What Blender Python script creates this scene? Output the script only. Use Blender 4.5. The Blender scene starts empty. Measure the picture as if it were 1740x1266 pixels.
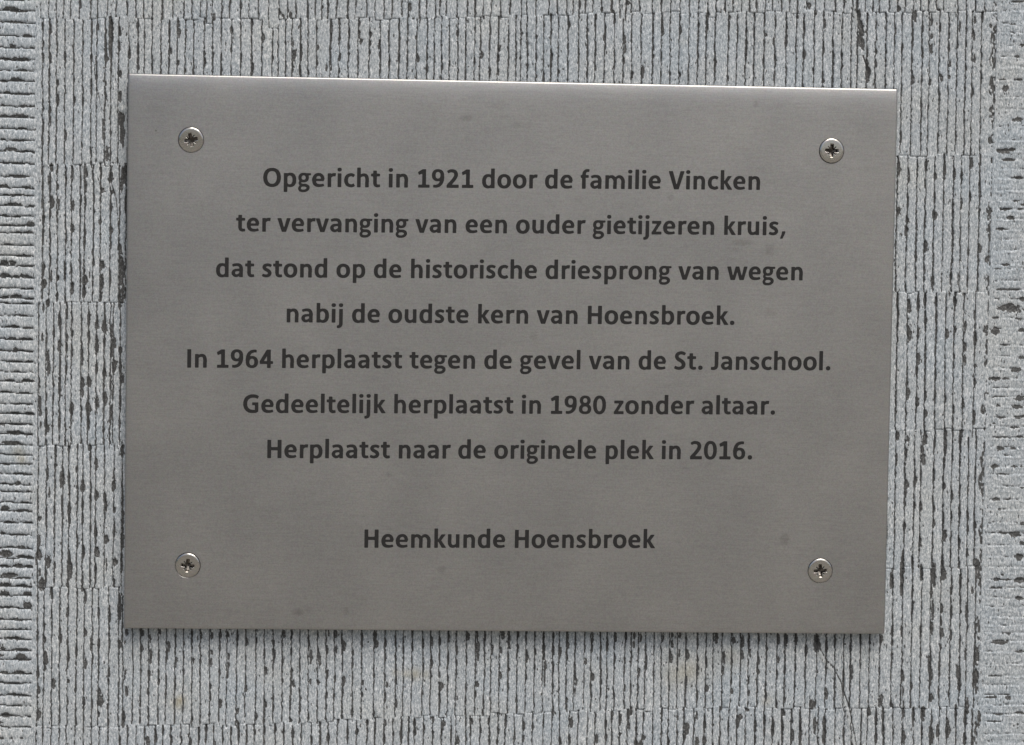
import bpy, math, random
import numpy as np
from mathutils import Vector, Matrix
from mathutils.geometry import tessellate_polygon

scene = bpy.context.scene
C = scene.collection
MM = 0.001

# ------------------------------------------------------------------ camera
# pose solved from the four corners of the 210 x 151 mm plate
F_PX, W_PX, H_PX = 3700.0, 1740.0, 1266.0
AX, AY, AZ = 4.90763393e-02, -5.02221099e-02, 1.35602473e-02
TX, TY, TZ = -6.17563926e-03, -4.03170055, 596.275009
PLATE_W, PLATE_H = 210.0, 150.816
PLATE_FRONT = 3.6            # mm the plate's face stands in front of the rib tops
HEIGHT = 1250.0              # mm above the pavement


def rot(a, b, c):
    ca, sa, cb, sb, cc, sc = math.cos(a), math.sin(a), math.cos(b), math.sin(b), math.cos(c), math.sin(c)
    Rx = np.array([[1, 0, 0], [0, ca, -sa], [0, sa, ca]])
    Ry = np.array([[cb, 0, sb], [0, 1, 0], [-sb, 0, cb]])
    Rz = np.array([[cc, -sc, 0], [sc, cc, 0], [0, 0, 1]])
    return Rz @ Ry @ Rx


RM = rot(AX, AY, AZ)
TV = np.array([TX, TY, TZ])


def to_px(x, z, depth):
    """a point of the place (mm; depth = mm behind the plate's face) -> photo pixel"""
    q = RM @ np.array([x, -z, depth]) + TV
    return W_PX / 2 + F_PX * q[0] / q[2], H_PX / 2 + F_PX * q[1] / q[2]


def from_px(u, v, depth):
    d = RM.T @ np.array([(u - W_PX / 2) / F_PX, (v - H_PX / 2) / F_PX, 1.0])
    c = -RM.T @ TV
    t = (depth - c[2]) / d[2]
    p = c + d * t
    return p[0], -p[1]


cam_d = bpy.data.cameras.new("camera")
cam = bpy.data.objects.new("camera", cam_d)
C.objects.link(cam)
cc = -RM.T @ TV
right, down, fwd = RM.T @ np.array([1, 0, 0]), RM.T @ np.array([0, 1, 0]), RM.T @ np.array([0, 0, 1])
w = lambda p: Vector((p[0], p[2], -p[1]))
m = Matrix.Identity(4)
for i, a in enumerate((w(right), -w(down), -w(fwd))):
    for j in range(3):
        m[j][i] = a[j]
pos = w(cc) * MM
m.translation = pos + Vector((0, -PLATE_FRONT * MM, HEIGHT * MM))
cam.matrix_world = m
cam_d.sensor_width = 36.0
cam_d.lens = 36.0 * F_PX / W_PX
cam_d.clip_start = 0.01
cam_d.clip_end = 2000.0
scene.camera = cam

# ------------------------------------------------------------------ light: bright overcast day, sun veiled, high
SUN_EL, SUN_AZ = 60.0, 24.0         # azimuth to the right of the wall's normal
world = bpy.data.worlds.new("World")
scene.world = world
world.use_nodes = True
wn = world.node_tree.nodes
sky = wn.new("ShaderNodeTexSky")
sky.sky_type = 'NISHITA'
sky.sun_disc = False
sky.sun_elevation = math.radians(SUN_EL)
sky.sun_rotation = math.radians(180 - SUN_AZ)
sky.air_density = 1.0
sky.dust_density = 6.0
sky.ozone_density = 1.0
wn["Background"].inputs["Strength"].default_value = 0.118
world.node_tree.links.new(sky.outputs[0], wn["Background"].inputs["Color"])

sd = bpy.data.lights.new("sun", 'SUN')
sd.energy = 2.15
sd.angle = math.radians(38)
sd.color = (1.0, 0.98, 0.955)
sun = bpy.data.objects.new("sun", sd)
C.objects.link(sun)
az, el = math.radians(SUN_AZ), math.radians(SUN_EL)
sdir = Vector((math.sin(az) * math.cos(el), -math.cos(az) * math.cos(el), math.sin(el)))
sun.rotation_euler = sdir.to_track_quat('Z', 'Y').to_euler()
sun.location = (0.5, -3, 5)

vs = scene.view_settings
vs.view_transform = 'Standard'
vs.look = 'None'
vs.exposure = 0.0
vs.gamma = 1.0
vs.use_curve_mapping = False


# ------------------------------------------------------------------ helpers
def tag(o, label=None, cat=None, kind=None, group=None):
    for k, v in (("label", label), ("category", cat), ("kind", kind), ("group", group)):
        if v:
            o[k] = v
    return o


def mesh_obj(name, verts, faces, mat, parent=None, smooth=True, attrs=None):
    """verts (n,3) in mm, faces (m,3|4) -> one mesh object"""
    me = bpy.data.meshes.new(name)
    verts = np.asarray(verts, np.float32) * MM
    faces = np.asarray(faces, np.int32)
    k = faces.shape[1]
    me.vertices.add(len(verts))
    me.vertices.foreach_set("co", verts.ravel())
    me.loops.add(faces.size)
    me.loops.foreach_set("vertex_index", faces.ravel())
    me.polygons.add(len(faces))
    me.polygons.foreach_set("loop_start", np.arange(0, faces.size, k, dtype=np.int32))
    me.update(calc_edges=True)
    me.polygons.foreach_set("use_smooth", np.full(len(faces), smooth))
    for an, av in (attrs or {}).items():
        a = me.attributes.new(an, 'FLOAT', 'POINT')
        a.data.foreach_set("value", np.asarray(av, np.float32))
    me.materials.append(mat)
    me.update()
    o = bpy.data.objects.new(name, me)
    C.objects.link(o)
    if parent:
        o.parent = parent
    return o


def new_mat(name):
    mt = bpy.data.materials.new(name)
    mt.use_nodes = True
    nt = mt.node_tree
    return mt, nt, nt.nodes, nt.links, nt.nodes["Principled BSDF"]


def node(ns, t, **kw):
    n = ns.new(t)
    for k, v in kw.items():
        setattr(n, k, v)
    return n


def mathn(ns, ln, op, a, b=None, c=None, clamp=False):
    n = node(ns, "ShaderNodeMath", operation=op, use_clamp=clamp)
    for i, x in enumerate((a, b, c)):
        if x is None:
            continue
        if isinstance(x, (int, float)):
            n.inputs[i].default_value = x
        else:
            ln.new(x, n.inputs[i])
    return n.outputs[0]


def mm_coords(ns, ln, scale=(1, 1, 1), rotz=(0, 0, 0)):
    tc = ns.new("ShaderNodeTexCoord")
    mp = ns.new("ShaderNodeMapping")
    mp.inputs["Scale"].default_value = tuple(1000.0 * s for s in scale)
    mp.inputs["Rotation"].default_value = rotz
    ln.new(tc.outputs["Object"], mp.inputs["Vector"])
    return mp.outputs[0]


def noise(ns, ln, vec, scale, detail=2.0, rough=0.5):
    n = ns.new("ShaderNodeTexNoise")
    n.inputs["Scale"].default_value = scale
    n.inputs["Detail"].default_value = detail
    n.inputs["Roughness"].default_value = rough
    ln.new(vec, n.inputs["Vector"])
    return n


def ramp(ns, ln, fac, stops):
    r = ns.new("ShaderNodeValToRGB")
    el = r.color_ramp.elements
    while len(el) < len(stops):
        el.new(0.5)
    for e, (p, c) in zip(el, stops):
        e.position = p
        e.color = (*c, 1) if len(c) == 3 else c
    ln.new(fac, r.inputs[0])
    return r.outputs[0]


def mix(ns, ln, fac, a, b, mode='MIX'):
    n = node(ns, "ShaderNodeMix", data_type='RGBA', blend_type=mode)
    for sock, x in ((n.inputs[0], fac), (n.inputs[6], a), (n.inputs[7], b)):
        if isinstance(x, (int, float)):
            sock.default_value = x
        elif isinstance(x, tuple):
            sock.default_value = (*x, 1)
        else:
            ln.new(x, sock)
    return n.outputs[2]


# ------------------------------------------------------------------ materials
def stone_material():
    mt, nt, ns, ln, bs = new_mat("tooled_bluestone")
    at = node(ns, "ShaderNodeAttribute", attribute_name="bruise")
    tn = node(ns, "ShaderNodeAttribute", attribute_name="tint")
    v = mm_coords(ns, ln)
    # crushed crystals left by the chisel: short slanting white flecks
    vs_ = mm_coords(ns, ln, (1.0, 1.0, 0.42), (0, math.radians(22), 0))
    fl = noise(ns, ln, vs_, 2.5, 4.0, 0.72)
    fine = noise(ns, ln, v, 4.6, 3.0, 0.7)
    big = noise(ns, ln, v, 0.055, 3.0, 0.55)
    pale = ramp(ns, ln, fl.outputs[0], [(0.26, (0.150, 0.178, 0.192)), (0.42, (0.325, 0.366, 0.388)),
                                        (0.53, (0.470, 0.510, 0.530)), (0.64, (0.70, 0.735, 0.745)), (0.74, (0.90, 0.92, 0.92))])
    blue = ramp(ns, ln, big.outputs[0], [(0.34, (0.83, 0.86, 0.895)), (0.50, (0.89, 0.885, 0.89)), (0.68, (0.93, 0.91, 0.88))])
    pale = mix(ns, ln, 0.8, pale, blue, 'MULTIPLY')
    sp = ramp(ns, ln, fine.outputs[0], [(0.32, (0.52, 0.54, 0.55)), (0.48, (1, 1, 1)), (0.70, (1.36, 1.36, 1.34))])
    pale = mix(ns, ln, 0.8, pale, sp, 'MULTIPLY')
    pale = mix(ns, ln, tn.outputs["Fac"], pale, (0.33, 0.29, 0.18))
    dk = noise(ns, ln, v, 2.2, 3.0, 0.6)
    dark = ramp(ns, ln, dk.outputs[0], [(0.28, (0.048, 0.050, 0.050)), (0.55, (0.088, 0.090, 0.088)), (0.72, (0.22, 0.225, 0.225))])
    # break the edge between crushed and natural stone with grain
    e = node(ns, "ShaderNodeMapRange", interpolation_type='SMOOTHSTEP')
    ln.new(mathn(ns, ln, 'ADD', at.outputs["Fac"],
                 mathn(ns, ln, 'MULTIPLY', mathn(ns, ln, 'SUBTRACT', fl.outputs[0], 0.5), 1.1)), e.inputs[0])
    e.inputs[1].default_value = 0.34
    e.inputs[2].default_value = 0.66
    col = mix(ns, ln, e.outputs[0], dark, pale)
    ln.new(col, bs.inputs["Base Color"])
    bs.inputs["Roughness"].default_value = 0.85
    bs.inputs["Specular IOR Level"].default_value = 0.3
    bp = ns.new("ShaderNodeBump")
    bp.inputs["Strength"].default_value = 0.7
    bp.inputs["Distance"].default_value = 0.00019
    h = mathn(ns, ln, 'ADD', fl.outputs[0], mathn(ns, ln, 'MULTIPLY', fine.outputs[0], 0.5))
    ln.new(h, bp.inputs["Height"])
    ln.new(bp.outputs[0], bs.inputs["Normal"])
    return mt


# smudges: photo pixel centre, half sizes (px), strength
SMUDGES = [(792, 200, 14, 7, .5), (878, 213, 9, 6, .45), (1284, 177, 5, 8, .5), (1262, 412, 22, 7, .5),
           (1308, 424, 13, 15, .45), (1250, 425, 10, 5, .3), (1334, 917, 11, 13, .6), (506, 1040, 12, 8, .7),
           (524, 1036, 7, 6, .4), (588, 1038, 7, 8, .5), (750, 967, 10, 8, .45), (265, 222, 2.2, 2.2, 1.0),
           (907, 573, 9, 9, .3), (661, 805, 7, 7, .4), (1165, 796, 7, 3, .5), (258, 402, 2, 5, .4),
           (1310, 530, 16, 12, .3), (1140, 335, 8, 8, .35), (735, 279, 3, 2, .6), (980, 340, 14, 5, .2),
           (840, 760, 40, 16, .12), (420, 860, 60, 22, .10), (1420, 640, 30, 40, .10)]


def steel_material(name, base, rough, smudged):
    mt, nt, ns, ln, bs = new_mat(name)
    bs.inputs["Metallic"].default_value = 1.0
    v = mm_coords(ns, ln)
    brush = noise(ns, ln, mm_coords(ns, ln, (0.16, 1, 3.2)), 1.3, 4.0, 0.65)
    grain = noise(ns, ln, v, 3.2, 2.0, 0.7)
    cloud = noise(ns, ln, v, 0.045, 3.0, 0.55)
    tone = noise(ns, ln, v, 1.1, 2.0, 0.6)
    f = ramp(ns, ln, grain.outputs[0], [(0.25, (0.84, 0.84, 0.84)), (0.75, (1.16, 1.16, 1.16))])
    b2 = ramp(ns, ln, brush.outputs[0], [(0.25, (0.91, 0.91, 0.91)), (0.75, (1.09, 1.09, 1.09))])
    c2 = ramp(ns, ln, cloud.outputs[0], [(0.3, (0.945, 0.95, 0.955)), (0.7, (1.05, 1.045, 1.035))])
    t2 = ramp(ns, ln, tone.outputs[1], [(0.0, (1, 1, 1)), (1.0, (1, 1, 1))])
    col = mix(ns, ln, 1.0, base, f, 'MULTIPLY')
    col = mix(ns, ln, 1.0, col, b2, 'MULTIPLY')
    col = mix(ns, ln, 1.0, col, c2, 'MULTIPLY')
    # faint colour mottling of the passivated skin
    mott = mix(ns, ln, 0.22, (1, 1, 1), tone.outputs["Color"])
    col = mix(ns, ln, 0.7, col, mix(ns, ln, 1.0, mott, (1.05, 1.05, 1.05), 'MULTIPLY'), 'MULTIPLY')
    if smudged:
        sep = ns.new("ShaderNodeSeparateXYZ")
        ln.new(v, sep.inputs[0])
        wob = noise(ns, ln, v, 0.9, 3.0, 0.6)
        tot = None
        for (u_, v_, a_, b_, s_) in SMUDGES:
            x, z = from_px(u_, v_, 0.0)
            dx = mathn(ns, ln, 'DIVIDE', mathn(ns, ln, 'SUBTRACT', sep.outputs[0], x), a_ * 0.161)
            dz = mathn(ns, ln, 'DIVIDE', mathn(ns, ln, 'SUBTRACT', sep.outputs[2], z), b_ * 0.161)
            r2 = mathn(ns, ln, 'ADD', mathn(ns, ln, 'MULTIPLY', dx, dx), mathn(ns, ln, 'MULTIPLY', dz, dz))
            k = mathn(ns, ln, 'MULTIPLY', mathn(ns, ln, 'SUBTRACT', 1.0, r2, clamp=True), s_)
            tot = k if tot is None else mathn(ns, ln, 'ADD', tot, k)
        tot = mathn(ns, ln, 'MULTIPLY', tot, mathn(ns, ln, 'MULTIPLY', wob.outputs[0], 1.1), clamp=True)
        col = mix(ns, ln, mathn(ns, ln, 'MULTIPLY', tot, 0.95), col, (0.16, 0.155, 0.14))
    ln.new(col, bs.inputs["Base Color"])
    rr = mathn(ns, ln, 'ADD', rough - 0.03, mathn(ns, ln, 'MULTIPLY', cloud.outputs[0], 0.06))
    ln.new(rr, bs.inputs["Roughness"])
    bp = ns.new("ShaderNodeBump")
    bp.inputs["Strength"].default_value = 0.25
    bp.inputs["Distance"].default_value = 0.00002
    ln.new(mathn(ns, ln, 'ADD', brush.outputs[0], grain.outputs[0]), bp.inputs["Height"])
    ln.new(bp.outputs[0], bs.inputs["Normal"])
    return mt


def print_material():
    mt, nt, ns, ln, bs = new_mat("dark_print")
    v = mm_coords(ns, ln)
    g = noise(ns, ln, v, 3.0, 2.0, 0.6)
    ln.new(ramp(ns, ln, g.outputs[0], [(0.3, (0.014, 0.0138, 0.0135)), (0.7, (0.023, 0.0225, 0.022))]), bs.inputs["Base Color"])
    bs.inputs["Roughness"].default_value = 0.6
    bs.inputs["Specular IOR Level"].default_value = 0.25
    return mt


M_STONE = stone_material()
M_PLATE = steel_material("brushed_steel", (0.411, 0.410, 0.398), 0.40, True)
M_SCREW = steel_material("screw_steel", (0.52, 0.51, 0.475), 0.20, False)
M_PRINT = print_material()
M_RECESS_SHADE = steel_material("recess_shade_steel", (0.22, 0.205, 0.185), 0.38, False)  # darker copy of the screw steel: shade inside the recess put into the colour
M_GAP_SHADE = bpy.data.materials.new("gap_shade")
M_GAP_SHADE.use_nodes = True
M_GAP_SHADE.node_tree.nodes["Principled BSDF"].inputs["Base Color"].default_value = (0.05, 0.048, 0.045, 1)  # near-black base stands in for shade in the gap
M_GAP_SHADE.node_tree.nodes["Principled BSDF"].inputs["Roughness"].default_value = 0.7

# glyph outlines (units of 1/1000 em): advance, then closed loops
GLYPHS = {
 'n': [537,[72,0,90,-5,170,-5,185,-2,192,5,195,25,196,325,200,336,210,346,260,369,285,372,315,364,330,351,340,325,350,265,350,225,345,185,345,25,346,10,350,2,360,-4,375,-5,450,-5,468,0,475,15,475,120,475,165,480,200,480,280,473,330,461,370,441,410,431,425,410,446,395,456,365,471,330,480,265,478,240,471,205,455,200,456,188,470,180,474,80,474,68,465,65,445,65,25,66,10]],
 'h': [537,[72,0,90,-5,170,-5,185,-2,192,5,195,25,195,310,197,330,205,342,220,352,255,367,280,373,310,366,325,357,336,340,344,310,350,265,350,225,345,185,345,25,348,5,355,-2,370,-5,450,-5,468,0,475,15,475,160,480,205,480,285,475,318,461,370,438,415,410,446,385,462,360,473,335,479,280,480,250,474,210,457,200,457,196,465,195,475,195,650,192,670,185,677,170,680,90,680,72,675,66,665,65,650,65,25,66,10]],
 'u': [537,[182,0,210,-5,265,-4,295,4,330,20,335,19,347,5,355,1,445,0,460,3,469,15,469,465,463,475,450,480,365,480,347,475,341,465,340,455,340,155,336,140,326,130,285,109,260,103,245,103,225,109,208,120,195,148,185,205,185,250,190,295,190,450,187,470,180,477,165,480,85,480,67,475,60,460,60,315,55,270,55,190,62,145,76,100,94,65,104,50,135,22]],
 'm': [813,[72,0,90,-5,170,-5,185,-2,192,5,195,25,196,330,200,342,210,352,235,366,255,373,275,371,295,360,326,325,335,310,343,290,349,250,345,220,345,155,340,120,340,25,341,10,347,0,365,-5,445,-5,460,-2,467,5,470,20,470,160,475,200,475,285,471,325,479,340,490,352,510,365,530,373,550,372,575,358,601,330,619,295,625,255,625,210,620,175,620,70,620,15,623,5,630,-2,645,-5,730,-5,745,2,750,15,750,180,755,215,755,260,749,310,737,345,719,380,685,425,670,439,635,462,595,477,575,480,535,480,510,473,480,459,460,445,435,419,425,413,415,417,385,445,360,461,335,472,310,478,255,479,205,463,175,475,85,475,70,468,65,450,65,25,66,10]],
 'r': [355,[72,0,90,-5,170,-5,185,-2,192,5,195,25,195,300,197,320,202,330,213,340,235,355,256,365,285,370,325,365,338,370,345,385,357,460,355,472,345,480,320,485,260,484,235,476,205,462,200,462,185,472,170,475,85,475,75,472,68,465,65,445,65,25,66,10]],
 'i': [246,[62,0,80,-5,170,-5,183,0,189,10,190,445,189,460,183,470,165,475,75,475,62,470,56,460,55,25,56,10],[90,540,115,535,150,538,175,550,192,570,198,585,200,600,195,630,184,650,160,666,140,670,95,669,70,658,57,645,46,610,48,585,54,570,65,555,75,547]],
 'l': [246,[62,0,80,-5,170,-5,183,0,189,10,190,650,189,665,183,675,165,680,75,680,62,675,56,665,55,25,56,10]],
 'j': [255,[5,-190,25,-195,55,-194,90,-187,125,-171,147,-155,165,-135,176,-115,187,-85,195,-35,195,445,192,465,185,472,170,475,85,475,72,470,66,460,64,-50,58,-75,50,-85,30,-93,0,-98,-7,-105,-10,-120,-10,-170,-5,-183],[98,540,130,535,160,539,185,552,199,570,205,595,205,620,201,635,191,650,180,660,160,669,130,671,95,668,75,656,59,635,55,605,59,575,67,560,75,552]],
 't': [347,[195,0,215,-5,250,-5,295,1,325,10,330,15,333,25,324,85,315,100,305,104,270,100,240,103,220,115,215,135,215,350,217,365,220,370,230,374,305,375,318,380,325,395,324,460,320,468,310,474,225,477,220,480,216,490,215,520,214,565,205,577,185,580,100,579,92,575,86,565,85,495,80,480,70,476,30,475,20,472,13,465,10,450,10,395,15,382,30,375,75,373,80,370,84,360,85,155,92,110,102,75,116,50,135,30,160,14]],
 'd': [537,[195,-10,220,-15,260,-15,335,2,360,-5,455,-5,468,0,474,10,474,665,468,675,455,680,360,680,350,677,343,670,340,650,340,490,336,475,325,472,275,485,210,485,175,478,145,466,115,446,81,410,54,360,42,320,35,280,35,185,46,135,61,95,86,55,115,25,155,1],[240,89,220,99,207,110,195,126,185,145,177,170,171,210,171,260,180,310,194,340,205,356,230,375,255,383,270,384,289,380,311,370,328,355,337,340,340,320,339,140,335,125,328,115,313,100,300,92,275,85]],
 'b': [537,[250,-10,275,-15,315,-15,370,-3,415,21,445,50,472,90,492,145,500,190,500,285,488,340,477,370,454,410,420,446,380,471,335,484,260,485,210,472,200,474,195,485,195,545,195,655,194,665,188,675,170,680,85,680,72,675,66,665,65,15,70,2,85,-5,175,-5,200,2],[240,89,225,98,211,110,200,125,196,135,196,335,203,350,215,363,246,380,260,384,275,384,310,372,325,361,335,349,350,321,358,300,365,245,364,210,358,170,342,130,330,112,315,99,298,90,280,86,255,86]],
 'p': [537,[72,-180,90,-185,165,-185,180,-184,190,-178,195,-160,195,-15,200,-1,210,0,245,-9,285,-15,320,-14,365,-4,395,9,420,25,441,45,463,75,488,130,498,175,500,280,493,320,483,355,464,395,445,421,420,446,395,464,365,477,335,484,260,485,200,470,170,475,85,475,75,472,68,465,65,445,65,-155,66,-170],[240,89,225,98,211,110,200,125,196,135,196,335,203,350,215,363,246,380,260,384,275,384,310,372,325,361,335,349,350,321,358,300,365,245,364,210,358,170,342,130,330,112,315,99,298,90,280,86,255,86]],
 'a': [494,[160,0,185,-5,210,-3,245,5,290,25,298,20,305,2,315,-4,405,-5,415,-4,425,2,430,20,430,205,435,250,435,285,429,330,411,385,390,420,365,449,325,472,270,485,180,485,125,474,85,459,60,445,56,440,53,430,72,375,80,363,95,360,155,378,200,383,245,378,270,371,286,360,295,344,303,315,300,300,290,296,245,295,215,291,175,289,145,282,120,272,95,257,74,240,56,215,41,185,33,160,32,140,42,100,57,70,79,45,105,22,135,7],[190,99,173,110,165,125,162,160,164,170,170,181,182,190,210,199,240,204,280,205,300,200,304,190,304,160,295,141,269,120,235,102,210,96]],
 'e': [503,[202,0,235,-5,315,-4,400,12,440,27,449,35,452,45,449,60,435,100,425,113,415,115,360,101,310,97,265,101,235,107,215,116,195,132,182,155,176,180,180,195,195,200,415,200,435,203,444,215,447,240,462,260,465,270,464,290,453,345,444,370,423,405,390,441,365,459,340,472,300,484,225,484,165,466,140,452,110,430,81,395,69,375,42,320,31,270,30,235,36,185,48,130,70,85,84,65,100,49,150,16,185,3],[200,285,180,289,177,300,189,335,205,356,230,371,260,379,280,376,303,365,317,350,331,325,335,300,330,288,315,285]],
 'c': [418,[240,-5,265,-10,295,-10,345,1,365,9,400,30,410,40,412,50,406,65,384,105,374,120,365,128,350,127,309,105,280,100,260,104,231,115,210,125,200,133,180,170,171,215,171,260,185,315,195,333,215,352,245,366,275,374,290,374,304,370,325,360,345,347,360,346,370,355,396,395,408,415,409,430,395,445,370,461,330,477,300,484,270,485,235,479,200,472,160,458,120,435,99,415,77,385,52,335,36,275,35,200,48,145,69,100,95,60,130,32,170,12]],
 'o': [538,[215,-10,245,-15,300,-14,360,-2,400,16,430,39,467,80,486,115,502,165,510,220,510,255,502,310,492,345,481,370,455,410,420,444,370,471,325,484,285,490,245,489,200,482,160,468,140,459,100,428,75,400,54,365,37,315,30,270,30,200,38,155,59,100,94,50,125,25,170,2],[245,95,230,100,208,115,195,131,182,155,171,200,171,280,179,310,187,330,197,345,215,363,230,373,245,379,290,379,310,373,329,360,342,345,355,321,363,300,369,260,369,210,363,175,356,155,342,130,329,115,310,102,290,95,270,91]],
 's': [399,[115,0,145,-5,195,-5,240,3,275,14,300,30,331,60,344,80,357,110,360,135,358,175,341,210,325,235,285,274,230,306,185,328,172,340,166,350,168,360,180,369,205,378,220,380,240,379,260,376,320,355,330,357,335,360,364,415,366,425,363,435,352,445,315,466,265,480,225,485,170,479,110,461,85,445,69,430,59,415,42,380,38,345,43,315,57,285,76,260,120,223,175,196,205,177,225,159,234,145,232,130,217,115,205,109,175,101,130,102,70,122,60,122,50,115,25,60,23,50,26,40,35,31,70,14]],
 'v': [473,[166,0,185,-5,295,-5,310,0,318,10,442,385,462,450,463,465,455,473,430,475,350,475,340,472,331,465,307,385,260,213,245,168,240,166,235,171,157,445,145,469,135,474,125,475,30,475,15,471,11,465,13,445,153,25,159,10]],
 'w': [745,[142,0,160,-5,265,-5,280,-4,290,1,302,25,365,250,370,261,375,263,381,255,391,220,432,65,450,5,460,-3,475,-5,585,-5,595,-4,605,1,613,15,735,460,731,470,720,474,630,475,610,471,604,465,600,455,543,195,535,168,530,166,523,175,447,455,443,465,435,472,420,475,330,475,320,473,310,465,302,445,235,188,225,167,220,167,212,185,158,430,148,465,140,472,125,475,35,475,20,472,13,465,13,450,133,15]],
 'k': [480,[72,0,90,-5,170,-5,185,-2,192,5,195,25,195,190,200,208,205,207,215,196,306,35,330,0,350,-5,445,-5,465,-4,475,0,478,10,474,20,325,238,316,260,321,275,446,445,454,460,454,465,450,471,435,475,340,475,318,470,304,455,215,319,205,308,200,308,197,315,195,330,195,650,192,670,185,677,170,680,85,680,70,673,66,665,65,650,65,25,66,10]],
 'z': [397,[32,0,40,-4,55,-5,345,-5,360,-4,370,2,375,15,375,75,372,90,365,97,350,100,200,100,190,103,187,110,190,120,205,146,334,355,342,365,355,372,362,380,365,395,365,455,358,470,340,475,60,475,50,474,40,468,35,455,35,395,38,380,45,373,60,370,185,370,195,368,201,360,195,346,60,121,50,107,28,90,25,75,25,20,26,10]],
 'f': [316,[67,0,85,-5,170,-5,185,-2,192,5,195,25,195,300,190,345,192,365,195,370,205,374,270,375,285,378,292,385,295,405,295,455,290,468,275,475,205,477,200,480,196,490,196,520,210,555,218,565,230,574,255,583,290,581,305,586,312,600,319,640,321,660,315,673,305,678,275,684,215,683,180,673,160,664,120,635,90,595,74,555,64,495,60,483,50,476,20,472,13,465,10,445,10,400,13,385,25,376,50,373,55,370,59,360,60,265,63,240,60,210,60,20,61,10]],
 'g': [474,[132,-180,160,-185,235,-185,280,-178,310,-170,340,-156,370,-136,401,-105,417,-80,423,-65,429,-35,423,5,413,30,398,50,385,62,350,86,305,103,265,110,205,106,160,114,142,125,133,140,136,150,145,156,185,150,235,150,280,157,320,174,350,194,365,210,378,230,394,275,399,300,400,325,391,385,395,392,414,395,455,396,467,405,470,420,470,455,467,465,460,472,445,475,300,475,255,484,235,485,170,484,120,469,100,458,85,446,60,420,44,395,31,350,30,290,39,255,63,210,64,200,42,155,40,120,49,90,73,45,70,37,46,5,32,-25,25,-50,26,-75,37,-110,65,-150,90,-166],[200,-95,160,-90,140,-82,134,-75,127,-60,126,-50,129,-35,145,-11,165,3,240,5,270,1,300,-13,314,-30,313,-45,295,-69,275,-83,235,-94],[210,245,195,246,180,250,160,267,147,295,145,325,152,355,166,375,191,390,205,394,220,394,250,385,265,373,277,350,284,315,276,280,262,260,240,248]],
 'H': [630,[77,0,95,-5,180,-5,195,-2,202,5,205,25,206,255,210,265,230,270,400,270,420,265,425,250,425,25,428,5,435,-2,450,-5,545,-5,560,2,564,10,565,25,565,620,560,633,545,640,445,640,435,637,428,630,425,610,425,405,420,390,400,385,230,385,210,390,206,400,205,610,202,630,195,637,180,640,90,640,75,633,71,625,70,610,70,25,71,10]],
 'I': [267,[72,0,90,-5,185,-5,198,0,204,10,205,610,204,625,198,635,180,640,85,640,72,635,66,625,65,25,66,10]],
 'V': [567,[206,0,225,-5,350,-5,364,0,371,10,547,575,558,615,558,625,550,633,525,635,435,635,425,632,416,625,308,235,295,189,290,182,285,183,280,191,163,605,155,625,145,633,125,635,25,635,15,632,9,625,9,615,18,580,128,230,193,25,199,10]],
 'O': [676,[270,-10,300,-15,365,-15,415,-9,445,-2,480,12,515,32,540,50,561,70,599,120,622,170,638,230,645,285,644,360,628,445,606,500,561,565,520,599,465,628,405,645,370,650,320,650,265,644,210,628,170,609,121,570,88,530,59,475,42,420,30,340,30,290,42,210,67,140,88,105,110,75,125,59,150,40,175,24,205,9],[320,100,295,102,264,115,235,137,210,169,195,201,182,245,176,295,175,330,181,380,194,430,205,456,230,491,259,515,290,530,310,534,351,535,380,531,410,519,440,498,465,465,480,434,494,385,500,345,500,290,494,245,485,210,466,170,445,141,419,120,389,105,370,101]],
 'G': [637,[295,-5,335,-10,465,-9,515,9,525,15,540,32,560,38,565,42,569,50,570,65,570,340,565,358,550,365,375,365,357,360,351,350,350,340,350,285,355,272,370,265,430,264,440,260,443,255,445,240,443,115,440,110,430,106,380,106,310,117,280,129,236,160,223,175,210,195,195,231,188,255,182,315,188,375,195,399,210,435,236,470,275,499,295,510,325,519,365,525,420,525,465,518,525,494,540,492,546,495,554,505,582,560,586,575,580,587,550,606,515,623,465,638,410,645,335,645,285,638,230,621,170,589,119,545,93,510,78,485,52,415,42,370,40,350,42,260,53,210,74,155,97,115,120,85,165,46,185,34,240,7]],
 'S': [473,[140,-5,170,-10,220,-9,280,2,330,21,360,40,384,65,407,100,422,140,429,180,423,220,408,260,385,295,356,330,325,355,212,420,190,442,181,460,181,485,192,505,215,521,250,532,280,535,310,531,340,521,370,504,380,501,390,503,398,510,429,565,432,575,430,585,415,600,390,616,355,633,320,643,280,650,260,649,190,637,145,622,115,605,84,575,68,550,53,515,45,475,47,445,59,405,81,365,105,335,135,311,231,255,255,238,280,209,289,185,286,155,274,135,255,120,215,106,180,101,136,110,75,134,65,135,55,130,26,65,23,55,26,45,40,33,90,9]],
 'J': [331,[50,-5,85,-10,125,-9,155,-2,195,14,220,30,239,50,251,70,263,105,269,130,275,190,275,615,272,625,265,632,230,635,195,640,160,640,147,635,141,625,139,145,130,120,105,104,80,100,30,103,23,100,18,95,6,35,6,15,15,3]],
 '1': [507,[72,0,80,-4,95,-5,440,-5,455,-2,464,10,465,85,458,100,440,105,355,106,345,110,342,115,340,130,340,620,335,633,325,639,275,640,225,640,210,636,75,553,61,540,59,530,68,495,81,455,90,443,105,442,190,476,200,474,204,465,205,455,205,130,203,115,200,110,190,106,90,105,72,100,66,90,65,75,65,15]],
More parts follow.
